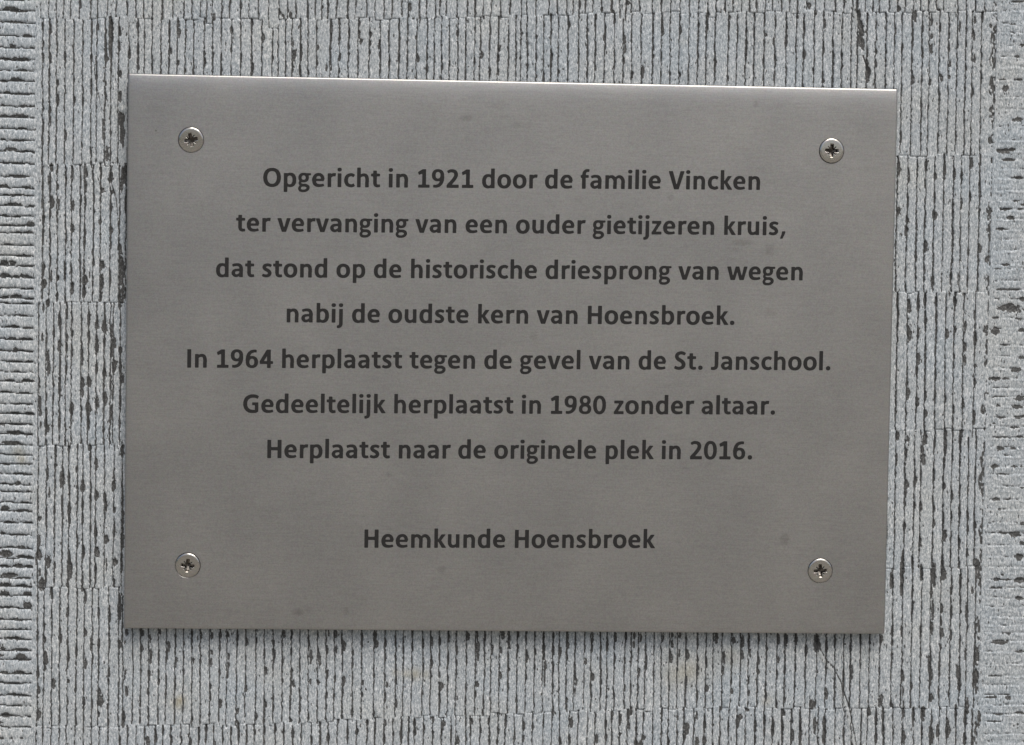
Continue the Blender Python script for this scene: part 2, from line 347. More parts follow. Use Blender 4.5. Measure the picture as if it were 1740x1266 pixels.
 '2': [507,[47,0,55,-4,70,-5,435,-5,455,-2,462,5,465,20,465,90,462,100,455,107,435,110,250,110,240,113,236,120,260,153,320,220,372,290,411,355,432,415,435,435,435,475,428,510,421,530,403,565,385,590,370,604,350,616,320,630,285,639,245,645,190,645,155,638,120,626,85,607,57,585,54,575,58,560,80,520,95,503,110,504,145,521,170,529,205,535,230,532,265,522,285,508,298,485,300,455,298,435,291,415,266,365,245,334,178,250,134,200,79,145,60,115,43,100,40,85,40,20,41,10]],
 '9': [507,[128,0,170,-4,250,8,305,30,360,70,397,115,416,145,431,175,452,240,465,325,465,385,460,420,460,465,453,500,438,540,420,570,401,590,375,610,345,626,310,638,275,644,215,644,180,638,155,630,120,613,89,590,63,555,47,525,37,490,30,430,37,375,47,340,65,305,84,280,110,258,145,238,170,229,210,221,295,222,302,220,305,215,301,200,285,172,260,142,235,124,214,115,180,105,145,100,105,104,95,102,86,95,82,85,80,70,80,30,83,15,90,7,100,3],[245,320,225,321,205,330,192,340,180,356,166,395,165,455,170,485,190,522,217,540,250,545,270,542,285,535,299,525,310,511,324,480,329,450,330,425,322,380,305,347,293,335,276,325,265,321]],
 '6': [507,[207,-5,240,-10,285,-10,325,-3,365,11,390,25,420,49,445,85,458,110,468,145,474,185,474,225,467,265,458,295,446,320,430,345,395,377,345,403,290,415,210,413,203,415,200,420,204,435,220,463,245,493,270,511,306,525,345,534,365,535,400,531,414,535,423,550,425,570,424,615,415,628,395,634,340,639,260,628,200,605,145,565,108,520,89,490,72,455,52,390,40,310,40,250,45,215,45,170,53,130,64,100,82,70,110,39,135,21,160,9],[230,94,215,103,202,115,183,150,175,195,176,220,181,250,198,285,219,305,245,314,280,314,295,308,310,298,321,285,331,265,340,230,338,160,320,120,312,110,300,101,285,94,270,91,245,91]],
 '4': [507,[282,0,300,-5,375,-5,390,-4,400,2,405,20,407,125,410,130,420,134,465,135,480,142,485,155,485,215,482,230,475,237,415,242,410,245,406,255,405,610,402,630,395,637,385,640,290,640,265,633,255,626,248,615,27,245,20,225,20,160,25,142,40,135,250,135,270,130,275,115,275,15],[210,240,185,243,182,250,182,255,257,385,265,394,270,395,275,380,273,250,270,245,260,241]],
 '8': [507,[180,-5,210,-10,305,-10,335,-3,370,9,400,25,430,50,451,80,468,120,474,155,475,180,461,245,441,280,389,330,392,340,410,360,426,385,442,430,445,450,445,495,438,530,426,560,400,595,365,621,330,637,290,645,220,645,195,641,155,628,130,614,102,590,84,565,67,525,61,495,60,475,61,445,67,420,80,385,96,360,114,340,117,330,65,280,42,235,35,205,37,125,47,95,55,80,69,60,95,34,135,9],[245,85,225,86,205,92,190,102,175,117,167,130,161,150,161,190,164,205,175,225,190,242,225,259,260,260,280,259,300,253,315,243,330,228,338,215,344,195,344,155,335,125,310,98,285,86],[230,394,205,407,187,430,180,460,183,500,198,530,217,545,250,554,275,550,290,545,300,538,318,515,325,485,322,440,310,417,290,400,260,391]],
 '0': [507,[202,-10,225,-15,270,-15,310,-8,350,7,394,40,425,80,451,130,467,180,479,245,480,385,467,455,451,505,419,565,381,605,340,632,300,645,275,650,240,650,195,643,155,626,125,606,95,575,66,530,43,470,31,415,25,370,25,260,37,190,57,125,71,95,91,65,129,25,165,3],[225,100,207,115,189,140,179,165,167,205,160,250,161,390,168,435,180,474,189,495,205,518,220,530,240,539,260,539,280,533,299,520,310,505,328,470,338,435,350,340,350,290,344,235,330,171,315,138,303,120,285,103,270,96,245,95]],
 '.': [267,[107,-5,135,-9,170,-1,195,15,209,40,215,70,207,105,189,130,175,139,158,145,140,149,125,149,90,139,71,125,57,100,54,65,56,45,61,30,76,10,90,1]],
 ',': [258,[36,-120,50,-125,105,-124,115,-121,125,-112,184,10,208,70,214,90,218,120,217,130,213,135,195,140,125,140,110,139,100,133,95,120,76,20,33,-100,32,-110]],
}

# ------------------------------------------------------------------ the tooled stone
DEPTH = PLATE_FRONT
OX, OZ = 0.0, HEIGHT

# chisel furrows, photo pixels, one list per pass (band) and the height they were read at
FURROWS = {
 0: (17, [68,82,95.6,107.5,119,134,153,165,182,197,215.8,230,243.3,259,275,294,311.7,325,340,350.8,360.8,376.7,390,408,422.5,438.3,456.7,473.3,488.3,502.5,521.7,535.8,546.7,556.7,571.7,590,604,623.3,637.5,652.5,665.8,682.5,693.5,712.5,725,740,747.5,758.3,776.7,794,806.7,820.8,834,850,865.8,885.8,895,910.8,932.5,946.7,962.5,973.3,984,995,1007.5,1021.7,1038.3,1052.5,1063.3,1072.5,1086.7,1108.3,1123.3,1139,1155,1170.8,1186.7,1201.7,1216.7,1231.7,1245,1260,1272.5,1285.8,1300.8,1313,1327.5,1341.7,1355,1371,1385,1401.5,1419,1434,1448.4,1456,1470,1483.4,1494.3,1510.7,1525,1538,1552,1564,1577,1591.5,1603.5,1627.5,1641.7,1658,1673.4]),
 1: (110, [72,83.4,96,110,125,140.3,154.7,164,178.3,188.4,201,218,233.3,245,257.5,272.5,286.7,300.8,314.2,328,345.8,360.8,375,392.5,408.3,426.7,444.2,462.5,472.5,485,495.8,509.2,522.5,537.5,560.8,575.8,591.7,608.3,626.7,645,660,676.7,691.7,707.5,725,737.5,750,763.3,777.5,790.8,805.8,815,831.3,845.8,863.3,875.8,884.2,895,910.8,923.7,935.8,948.7,964.7,982.5,997,1010,1026.7,1043,1057.5,1072.5,1089.2,1109,1123.3,1138,1154,1170,1185,1199,1213.7,1236.7,1251.7,1266.7,1280.8,1297.5,1315.8,1335,1351.7,1364.4,1383,1398.2,1414.6,1429.5,1445.6,1456,1472,1487.3,1504,1519,1532,1549.5,1566.4,1578.4,1596,1611,1626,1640.6,1651.5,1667]),
 2: (395, [72,84,96.5,111,121,135.6,143,158,169.5,186,202,213.6,228,-1,1508,1523,1540,1556.4,1571,1586.3,1601.8,1618.4,1631.6,1646,1662.6]),
 3: (640, [65,78,90,100.7,111.4,121,137.4,149.3,163.5,176.5,187,192,203.8,218,-1,1508,1523,1540,1557.5,1571,1588.5,1605,1619.5,1636,1655]),
 4: (885, [64,78,92,105.3,116.3,130,139.6,153,161.6,177,192.7,207,221,-1,1505,1520,1536.5,1552,1563,1585,1601.8,1615.5,1629,1643.4,1656]),
 5: (1150, [62.7,73.3,87.2,100.6,113.8,129,141.6,155.5,166.4,184,201,207.5,225,238,251.7,268.7,281.7,296.7,310.8,325,339.7,355.8,371.7,384,401.7,416.7,434,448.3,463.3,479,493.3,509,523.3,538.7,554,567.8,580.8,598.3,614,634.7,653.3,671.7,684,699,717.5,730.8,745.8,760,774,791.7,807.5,822.5,834,848,862.5,878.3,893.3,907.5,921.7,939,950,962,975.3,991.7,1004,1020,1030.8,1043.3,1060.8,1071.7,1084,1095.8,1110.8,1123,1136.7,1150.3,1164,1184,1199,1211.7,1226.7,1241.7,1257.5,1270.8,1286.7,1300.8,1319,1332.5,1350,1368,1386.7,1402.6,1418.5,1433,1444.6,1460.5,1476.4,1493.7,1514,1531,1547,1563,1579,1596,1613.7,1629.6,1641,1655]),
 6: (1250, [61,72,86,99,112,127,141,154,168,183,202.5,215.8,231.7,245.8,262.5,275.8,290,306.7,320.8,336.7,349,362.5,378.3,392.5,405,418.3,430.8,447.5,466.7,481.7,497.5,511.7,528.3,542.5,556.7,573.3,589.7,605,623.3,636.3,651.7,667.5,680.8,693.3,703.3,719,734,749,765.8,774,790.8,798.3,815,830.8,845.8,858.3,873.3,888.3,904,922.5,936.7,950,966.7,981.7,998.3,1010.8,1028.3,1038.3,1051.7,1065.8,1080,1091.7,1108.3,1123.3,1135,1150,1160.8,1178.3,1195.8,1210,1222.5,1237.5,1251.7,1265.8,1281.7,1297.5,1311.7,1328.3,1344,1359,1375,1389.6,1401,1418.5,1434.4,1446,1463.3,1473.5,1488,1501,1516.8,1532.7,1551.5,1566,1581.9,1595,1608,1623.8,1639.7,1651]),
}
# boundary curves between the passes: (u, v) photo pixels
SEAMS = [
 [(-900, 33), (100, 33), (200, 30), (500, 33), (900, 27), (1100, 21), (1360, 20), (2600, 17)],
 [(-900, 281), (200, 279), (1527, 264), (2600, 260)],
 [(-900, 514), (200, 512), (1527, 497), (2600, 493)],
 [(-900, 758), (200, 756), (1527, 730), (2600, 722)],
 [(-900, 1000), (200, 998), (1527, 965), (2600, 955)],
 [(-900, 1240), (200, 1234), (500, 1230), (620, 1222), (800, 1215), (1000, 1208), (1100, 1203), (1700, 1202), (2600, 1200)],
]
LEFT_LINES = [-150,-128,-108,-88,-66,-44,-22,0,19,39,62,81.4,102.4,120,138,159.3,181,200,220,239,258,278,301,319.6,333,350.4,367.8,384.3,396.6,417,434.6,452,471.6,491,507.5,515.8,537,557.3,577.4,597.6,615.4,632.4,649,668.7,687.6,703,721.6,738.7,756.3,773.5,789.4,805.8,823.7,836,854.3,869,888.6,909.4,931.5,948.6,964.5,983,997.6,1012.5,1034,1054.2,1070.7,1087,1106,1121.2,1145.3,1161.7,1182,1199.6,1217.3,1236,1256,1275,1296,1315,1337,1356,1374,1395,1415]
RIGHT_LINES = [-140,-120,-98,-80,-62,-40,-18,3,17.5,40,55.7,77.5,97,113.6,135.4,165.5,185.7,214.8,238.8,256.5,271.7,288,303,323.5,341,356,372,389.3,407,425.5,449,457,476.8,492.3,507.7,540,558,586.3,606,626,642.7,659.3,674.8,689,709,724.6,743,760,774,793,805,825,848.4,865,887,905.5,926,945,964,984.5,998.5,1015.5,1031.5,1047.4,1062,1075,1088,1106.7,1128,1148.6,1163,1180.4,1197.8,1213.7,1226.7,1247,1260,1281,1300,1318,1340,1357,1377,1398]

# spalled pits read from enlargements: (x0, y0, scale, [(x, y, half width, half height), ...])
PITS = [
 (0, 0, 1.0, [(187,50,5.5,28),(186,78,4.5,20),(205,200,8,14),(208,226,5,26),(204,165,4,12),(180,92,3,24),(1462,52,6,20),(1465,75,5,14),(1474,128,5,14),(205,468,6,20),(208,500,4,24),(208,300,5,18),(190,590,4,18),(204,620,3.5,22),(208,880,3.5,24),(203,1030,4,26),(1460,30,3.5,16)]),
 (0, 0, 3.955, [(285,175,12,45),(338,195,14,40),(435,385,14,35),(742,210,22,95),(800,215,14,42),(865,365,16,35),(925,340,12,40),(805,500,15,30),(800,650,12,35),(818,800,25,60),(812,900,14,80),(715,390,18,20),(500,680,10,35),(385,680,14,50),(385,560,12,30),(338,390,12,45),(338,820,10,40),(440,910,12,40),(710,660,12,20),(710,560,10,25),(555,690,12,50),(715,1030,14,60),(290,300,10,30),(290,385,10,35),(290,850,10,50),(335,740,12,40),(838,1170,18,75),(345,1130,14,30),(580,1160,10,40),(735,1200,14,40),(610,385,14,25),(660,180,10,30),(540,30,10,30),(690,870,10,70),(645,520,8,60),(495,540,10,30),(612,550,10,40)]),
 (200, 0, 6, [(95,70,14,60),(262,85,12,30),(350,60,10,40),(15,340,24,40),(10,470,22,60),(112,550,22,55),(205,470,18,35),(205,540,16,35),(210,680,16,40),(195,260,12,60),(345,690,20,32),(525,330,16,110),(540,520,18,35),(615,235,22,60),(625,340,24,60),(615,640,20,35),(690,420,12,40),(690,720,14,25),(880,540,18,35),(885,620,22,50),(980,180,18,45),(970,560,18,30),(1055,330,12,30),(1155,300,22,42),(1152,510,18,30),(1255,60,24,45),(1252,280,14,40),(1255,600,14,60),(1365,240,24,50),(1370,690,24,60),(1355,400,10,40),(1480,390,26,50),(1470,490,10,30),(1575,590,20,45),(1580,340,12,40),(1650,130,20,40),(1680,158,26,14),(1575,440,10,30),(1712,690,12,40),(15,760,24,40)]),
 (490, 0, 6, [(20,150,24,40),(195,65,16,40),(270,80,12,70),(285,290,16,40),(345,70,18,20),(55,560,34,75),(125,530,24,100),(45,450,16,50),(115,700,22,60),(40,700,14,50),(200,740,18,30),(300,480,16,35),(290,640,16,35),(385,690,20,48),(435,290,22,90),(435,400,14,50),(520,390,16,35),(520,580,20,50),(515,720,16,35),(435,690,10,40),(620,340,12,50),(620,550,14,16),(720,240,20,40),(722,350,20,60),(735,420,28,30),(835,360,22,36),(830,440,20,40),(825,530,16,40),(930,430,18,40),(930,550,20,36),(800,60,10,40),(800,150,12,40),(1020,360,14,60),(1030,640,16,40),(1120,610,12,25),(1235,70,24,50),(1225,160,16,30),(1270,190,20,10),(1300,380,18,25),(1315,600,22,50),(1340,180,12,60),(1410,700,18,60),(1415,580,18,45),(1485,480,14,50),(1560,600,14,40),(1565,690,20,35),(1640,660,16,30),(1720,340,20,40),(1555,460,14,16),(920,470,18,50)]),
 (780, 0, 6, [(90,40,14,20),(165,60,14,30),(170,130,10,40),(250,180,12,25),(88,220,12,20),(65,370,14,60),(230,560,20,50),(155,620,12,60),(65,480,14,40),(312,740,16,50),(405,490,24,50),(395,590,22,50),(400,740,16,50),(425,160,14,50),(520,50,16,30),(495,480,16,25),(500,380,12,30),(575,360,14,35),(640,350,16,30),(620,590,14,25),(690,360,14,60),(700,560,18,20),(695,680,20,40),(785,380,20,35),(785,600,14,60),(790,780,12,30),(935,180,16,50),(935,360,12,50),(940,570,24,50),(930,650,12,50),(1120,250,20,45),(1110,200,12,50),(1105,480,12,40),(1015,730,16,30),(1108,680,12,60),(1300,770,18,40),(1230,50,16,50),(1315,310,12,30),(1390,180,20,45),(1385,240,14,40),(1455,100,18,35),(1490,280,16,45),(1475,390,20,40),(1385,550,20,26),(1390,690,18,30),(1570,120,20,20),(1580,200,12,50),(1680,390,28,60),(1690,500,22,50),(1675,620,22,45),(1715,25,30,30),(1695,170,12,50),(1480,760,12,30),(1290,455,10,15)]),
 (1070, 0, 6, [(105,90,10,30),(20,760,24,45),(125,740,26,80),(15,350,12,60),(235,290,14,100),(235,580,20,40),(325,20,16,30),(330,230,16,50),(335,320,20,60),(320,570,14,60),(315,770,14,50),(515,300,22,60),(410,760,18,25),(510,760,16,30),(600,380,14,30),(700,260,18,35),(795,160,24,50),(790,270,14,60),(775,390,12,50),(865,470,14,60),(860,600,12,50),(860,690,14,40),(970,60,14,60),(1015,180,22,35),(1010,260,20,60),(1010,390,12,40),(1000,600,12,60),(1000,800,16,30),(1185,330,18,50),(1190,440,18,50),(1180,560,20,60),(1170,700,12,50),(1270,330,14,90),(1260,690,14,40),(1290,50,18,50),(1385,360,24,25),(1375,180,12,60),(1360,620,16,70),(1360,790,14,40),(1485,250,14,60),(1465,420,16,50),(1475,580,20,35),(1590,430,28,60),(1600,280,10,60),(1705,170,22,30),(1690,480,12,60),(1470,790,14,50),(1050,20,14,30)]),
 (1360, 0, 4.579, [(70,45,20,30),(120,100,12,20),(25,200,12,60),(25,430,20,50),(190,185,18,45),(100,250,14,25),(100,550,10,40),(175,630,14,25),(180,370,10,60),(255,430,12,30),(318,435,16,30),(315,560,10,50),(455,160,18,60),(470,240,26,70),(460,320,20,50),(515,500,16,50),(525,570,24,60),(440,50,14,60),(520,150,12,50),(520,410,12,40),(565,60,12,30),(590,400,12,30),(590,500,10,30),(665,405,12,20),(765,70,18,30),(790,370,14,40),(790,140,12,40),(890,120,20,50),(875,320,10,60),(875,620,16,40),(868,560,10,30),(950,210,14,40),(950,420,14,50),(945,280,10,30),(1020,150,16,40),(1022,280,22,25),(1018,385,18,45),(1010,640,12,30),(1085,220,14,30),(1095,610,20,35),(1075,75,18,15),(1158,370,12,40),(1162,500,18,35),(1158,600,16,20),(1240,200,14,50),(1225,350,10,30),(1290,340,10,30),(1290,530,12,25),(1355,150,14,40),(1350,270,14,50),(1355,460,14,40),(1420,130,10,50),(1410,430,10,30),(1480,200,18,20),(1408,600,10,30)]),
 (200, 1060, 6, [(85,90,26,45),(70,190,18,30),(250,105,26,40),(245,240,24,50),(235,320,12,50),(330,140,16,50),(335,310,22,65),(330,380,22,50),(315,510,24,42),(75,500,20,35),(65,550,18,35),(85,690,28,55),(60,960,24,80),(50,1020,26,50),(415,590,20,38),(420,490,12,40),(430,90,16,40),(515,230,24,70),(500,330,14,60),(495,560,10,50),(590,370,24,40),(590,420,14,30),(585,620,14,80),(580,800,16,45),(665,810,14,40),(675,200,14,25),(670,320,12,50),(770,375,20,40),(755,250,12,40),(755,110,18,50),(755,970,18,30),(850,130,14,50),(845,390,12,40),(955,130,22,55),(955,290,20,35),(950,390,20,45),(940,640,22,45),(945,740,12,50),(1045,110,18,60),(1040,250,12,60),(1045,810,26,50),(1125,330,20,45),(1125,430,20,50),(1120,520,14,50),(1120,110,20,40),(1220,120,18,60),(1215,220,14,60),(1220,890,22,40),(1310,190,20,55),(1300,560,12,60),(1308,660,20,40),(1300,440,10,30),(1410,940,18,50),(1410,180,14,50),(1505,490,28,50),(1500,820,26,40),(1490,300,12,60),(1490,900,12,50),(1590,310,26,60),(1590,200,12,50),(1585,760,16,40),(1585,860,12,50),(1680,580,14,30),(1690,110,26,50),(1680,400,12,40),(1675,860,12,30),(220,990,12,30),(230,820,12,40),(300,690,14,50)]),
 (200, 1060, 6, [(460,1090,16,50),(540,1080,14,35),(545,1190,16,50),(385,1150,22,60),(300,1190,34,60),(825,1090,22,55),(830,1160,14,50),(905,1075,16,40),(1070,1180,14,50),(1150,1110,12,50),(1220,1020,20,40),(1230,1110,18,70),(1310,1170,20,60),(1400,1100,12,40),(1490,1080,18,60),(1600,1080,20,60),(1690,1100,18,60),(735,1210,24,40),(650,1180,12,40),(15,1200,24,50),(990,1210,14,30),(895,1190,12,30)]),
 (490, 1060, 6, [(35,90,14,60),(45,610,16,40),(30,300,12,60),(225,320,26,90),(220,590,22,40),(210,200,14,60),(315,370,24,80),(300,600,18,40),(305,300,12,60),(395,520,20,60),(395,270,16,60),(390,720,16,40),(385,840,16,40),(485,260,16,60),(485,110,18,50),(480,560,12,40),(410,90,14,40),(565,230,26,50),(560,580,24,60),(550,700,16,50),(650,420,14,60),(645,900,18,60),(660,300,10,40),(755,600,22,40),(750,720,16,40),(895,200,30,60),(890,120,20,50),(875,530,14,30),(870,910,18,50),(990,200,18,60),(1000,620,20,30),(985,740,16,60),(985,540,12,30),(1090,200,16,50),(1095,590,16,60),(1100,820,18,50),(1090,330,12,60),(1170,280,12,50),(1265,230,14,60),(1260,570,14,50),(1375,210,18,50),(1370,470,14,60),(1460,180,18,60),(1460,400,22,55),(1450,540,14,50),(1540,190,22,60),(1550,640,34,60),(1540,520,14,40),(1535,750,14,40),(1635,140,18,60),(1630,380,16,50),(1625,560,12,50),(1718,760,14,30),(1720,270,12,60),(20,990,24,30),(115,990,16,25),(205,950,14,40),(290,1005,20,16),(40,1120,26,50),(235,1190,18,50),(400,1170,28,50),(600,1100,18,60),(600,1180,14,40),(695,1110,28,50),(800,1010,22,40),(880,1050,16,100),(985,1010,18,40),(975,1180,24,50),(1145,1110,22,60),(1225,1090,16,25),(1220,1190,18,40),(1280,1010,26,50),(1285,1100,26,60),(1380,1070,18,50),(1470,1130,14,70),(1575,1020,28,70),(1655,1130,14,60),(1720,1190,26,50),(1560,1110,14,40),(1450,960,22,16),(735,1035,10,25)]),
 (780, 1060, 6, [(90,120,22,50),(75,380,12,60),(190,240,24,60),(190,340,22,50),(180,620,24,50),(185,130,16,60),(170,720,12,50),(265,130,14,60),(245,800,16,35),(340,260,14,60),(440,110,28,60),(425,270,16,40),(422,530,20,40),(410,620,12,30),(510,140,20,60),(515,230,16,50),(505,470,18,30),(600,110,18,50),(600,240,14,50),(680,150,18,60),(690,350,22,60),(680,540,16,50),(690,300,14,50),(775,290,18,50),(770,450,12,50),(860,140,18,60),(865,240,22,50),(865,330,16,50),(875,440,22,70),(870,560,16,90),(960,120,18,60),(960,270,16,60),(960,450,14,70),(960,900,14,60),(1035,280,14,60),(1105,140,18,60),(1110,225,24,45),(1100,350,12,40),(1098,780,18,40),(1095,860,14,50),(1175,420,18,50),(1190,590,20,50),(1180,690,16,60),(1180,510,14,50),(1290,380,18,45),(1280,250,14,50),(1360,540,24,50),(1355,250,14,50),(1360,140,18,60),(1340,640,16,30),(1445,240,20,45),(1445,700,10,60),(1410,355,10,20),(1520,670,16,25),(1515,250,12,50),(1595,130,18,60),(1585,350,16,50),(1578,740,14,40),(1700,130,20,60),(1690,380,14,40),(1690,660,12,40),(65,790,14,50),(62,900,12,50),(235,900,12,40),(125,1000,20,40),(115,1080,14,50),(300,1000,18,50),(215,1090,18,40),(400,1090,18,60),(385,1200,18,40),(475,1000,16,50),(565,1140,18,60),(660,1040,20,60),(750,1050,16,50),(1140,1000,30,70),(1125,1180,18,50),(1215,960,14,40),(1395,1170,26,60),(1490,1020,22,70),(1495,1150,18,60),(1560,930,20,60),(1640,970,20,70),(1725,910,30,60),(1640,1130,20,25),(1030,1200,20,50),(855,1040,10,60),(655,1160,18,40),(1730,1050,20,60)]),
 (1070, 1060, 6, [(45,120,20,50),(40,210,24,40),(110,150,20,50),(95,490,16,60),(165,440,16,50),(170,350,12,50),(340,130,12,60),(430,110,14,50),(430,210,22,50),(420,350,22,60),(510,110,18,60),(505,300,16,60),(585,310,26,70),(575,580,14,60),(685,480,22,70),(690,360,16,50),(690,720,14,60),(780,400,16,60),(780,660,30,50),(880,130,28,70),(960,320,20,50),(960,380,16,50),(950,480,14,60),(1055,170,26,40),(1145,180,26,70),(1145,320,20,60),(1040,690,20,40),(1035,580,12,40),(1225,300,18,50),(1215,560,10,60),(1215,700,16,40),(1310,380,18,50),(1310,490,22,40),(1315,150,14,60),(1385,620,14,50),(1390,740,14,60),(1515,160,18,60),(1515,370,16,50),(1500,520,14,60),(1590,150,18,70),(1580,470,16,60),(1575,770,20,50),(1565,920,28,40),(1690,170,18,60),(1685,450,16,50),(1680,640,14,40),(10,890,22,60),(330,900,12,50),(545,870,16,30),(575,1070,36,70),(555,1160,24,50),(680,930,18,50),(760,1030,24,80),(680,1200,34,50),(755,1190,34,50),(930,860,16,30),(1000,1050,16,70),(1120,950,34,35),(1100,1010,22,60),(1200,880,24,20),(1275,1040,24,80),(1275,1170,20,60),(1370,980,20,80),(1460,1050,18,100),(1550,990,16,40),(1550,1110,18,50),(1650,1000,22,30),(1650,1180,18,50),(1735,930,16,60),(65,1060,16,60),(140,950,16,50),(130,1160,30,30),(60,1220,30,40),(390,1200,20,50),(490,960,12,30),(910,1200,16,50),(1735,1050,14,60),(1495,830,14,40)]),
 (1300, 900, 3.459, [(75,640,12,40),(120,650,14,50),(180,640,14,40),(240,710,14,50),(300,670,30,60),(360,690,12,60),(410,660,10,50),(500,700,12,40),(505,840,14,50),(460,850,10,50),(560,640,8,40),(615,640,8,40),(685,640,12,30),(745,670,14,25),(740,300,16,60),(800,240,18,60),(800,320,12,60),(745,600,12,40),(800,590,10,50),(805,180,10,40),(865,200,12,50),(862,480,10,50),(915,250,12,60),(912,600,12,50),(990,270,18,80),(985,480,14,70),(980,580,12,40),(1040,240,16,60),(1052,30,16,40),(1038,460,12,40),(1035,610,18,35),(1032,690,12,20),(1035,540,12,30),(1095,480,10,50),(1145,300,12,50),(1140,90,10,40),(1180,480,8,60),(1095,620,8,40),(970,860,16,90),(972,990,22,30),(960,780,10,60),(910,50,8,40),(805,860,14,50),(858,920,10,25),(808,950,8,40),(1138,910,18,40),(1130,840,12,50),(1175,730,10,40),(1078,970,8,40),(1018,950,8,40),(1185,1040,22,50),(1175,1120,18,60),(1120,1080,14,60),(1070,1170,24,60),(1010,1180,14,50),(970,1210,22,70),(925,1080,20,50),(920,1190,12,50),(868,1100,14,60),(812,1070,12,60),(810,1220,18,50),(608,1070,18,40),(650,1110,14,60),(690,1080,10,50),(650,1220,14,40),(690,1160,10,50),(680,1000,16,40),(740,1030,20,16),(360,970,14,40),(345,1140,16,50),(345,1220,20,50),(270,1030,22,30),(290,1150,16,60),(205,1140,14,60),(205,1220,16,60),(105,1080,18,30),(160,1210,12,50),(100,1160,12,50),(40,1180,12,50),(460,1200,12,60),(1170,1230,16,40),(1255,1110,14,60),(1230,880,26,60)]),
 (1500, 250, 4.52, [(125,165,14,70),(200,220,12,60),(268,150,10,50),(330,140,18,60),(322,280,10,40),(400,220,20,35),(475,170,16,90),(548,210,20,50),(608,230,12,70),(680,120,18,50),(740,290,10,30),(392,520,28,40),(395,370,10,60),(190,440,12,60),(185,565,20,40),(175,640,20,50),(120,490,16,40),(322,580,14,60),(325,760,22,60),(535,480,12,50),(605,430,14,50),(670,380,14,50),(740,500,10,50),(535,655,14,30),(740,780,22,40),(655,800,14,40),(590,720,10,40),(255,840,12,50),(318,940,12,50),(378,1030,20,70),(178,790,12,20),(520,940,8,60),(518,1020,12,60),(650,1030,12,60),(730,980,10,40),(110,1200,14,60),(200,1220,22,60),(270,1190,18,70),(320,1170,14,60),(408,1190,16,60),(550,1180,24,40),(485,1200,8,50),(510,1130,10,30),(315,1010,12,30),(385,960,10,40),(575,1010,8,50)]),
 (1500, 500, 4.52, [(115,160,14,60),(110,240,12,60),(200,100,22,60),(200,300,26,80),(270,80,18,60),(270,300,14,70),(325,200,16,70),(325,60,12,50),(270,490,20,50),(260,590,16,50),(405,60,14,50),(550,60,24,40),(490,310,20,45),(555,270,14,30),(632,250,14,60),(630,400,18,40),(628,510,14,50),(705,340,22,70),(708,550,20,20),(706,675,18,40),(545,480,12,30),(402,620,12,50),(260,840,22,50),(190,760,22,60),(325,780,16,40),(325,915,20,30),(325,420,10,40),(400,780,12,60),(478,800,12,40),(615,850,14,50),(700,950,16,60),(540,880,10,40),(395,920,12,30),(320,1100,28,60),(110,1090,24,40),(190,1110,12,30),(480,1080,20,60),(480,1200,12,50),(395,1150,14,60),(595,1090,16,70),(655,1140,10,60),(305,1200,16,60),(595,1180,10,60),(180,1220,10,50),(540,1080,8,30),(405,180,10,50),(700,160,10,50)]),
 (1500, 740, 4.52, [(320,30,26,60),(312,190,22,50),(480,70,16,60),(468,240,12,60),(465,390,18,40),(390,310,16,60),(248,350,20,40),(182,375,22,40),(175,440,14,40),(175,130,12,60),(240,550,16,40),(290,550,18,40),(162,700,20,40),(390,570,16,30),(390,680,16,40),(590,50,16,60),(590,190,12,60),(588,600,14,50),(588,440,12,60),(650,620,18,60),(650,720,14,50),(530,460,14,50),(530,620,10,50),(465,640,12,60),(472,770,26,60),(462,700,14,40),(585,820,16,40),(705,690,20,45),(700,600,10,50),(285,810,14,50),(455,960,16,60),(152,930,14,60),(225,960,12,50),(375,950,10,60),(645,900,10,50),(520,900,10,50),(718,990,30,50),(145,1060,22,50),(385,1080,20,40),(395,1130,16,40),(468,1070,26,50),(70,1120,20,60),(140,1180,18,60),(300,1060,14,60),(595,1120,16,60),(530,1150,12,70),(225,1200,10,60),(375,1200,12,60),(685,1190,16,30),(590,1210,10,50),(530,180,10,60),(708,290,8,50),(105,180,10,60)]),
 (0, 260, 4.868, [(425,120,20,45),(400,220,14,50),(345,150,12,60),(350,270,10,60),(425,410,30,60),(410,500,16,60),(482,420,14,60),(475,280,16,30),(548,220,12,50),(600,160,12,80),(600,430,20,45),(600,620,20,50),(545,700,12,60),(355,540,16,60),(355,640,14,60),(352,720,12,60),(345,420,10,60),(412,700,12,60),(415,900,12,60),(420,1030,12,60),(470,560,10,30),(715,180,16,30),(710,280,12,60),(700,650,16,50),(695,730,12,60),(770,510,12,50),(765,820,14,30),(765,180,10,60),(843,310,26,30),(835,170,12,50),(825,570,20,30),(915,200,20,50),(925,325,30,18),(915,460,14,40),(918,640,20,30),(885,30,22,50),(1030,180,22,80),(1005,280,16,60),(1035,430,12,80),(990,800,20,40),(1000,900,30,60),(1010,980,34,80),(845,930,24,45),(840,1050,20,60),(835,1110,18,30),(828,1190,12,50),(695,1060,34,50),(690,1140,22,60),(690,980,18,30),(595,1110,24,40),(590,960,12,40),(360,1080,28,45),(360,950,16,30),(470,1190,14,50),(530,930,10,50),(535,1030,12,40),(475,1040,14,30),(990,1200,16,80),(910,1060,12,60),(775,900,10,40),(665,400,12,60),(705,410,10,60),(740,1010,10,30),(535,1210,14,40),(395,1240,16,40)]),
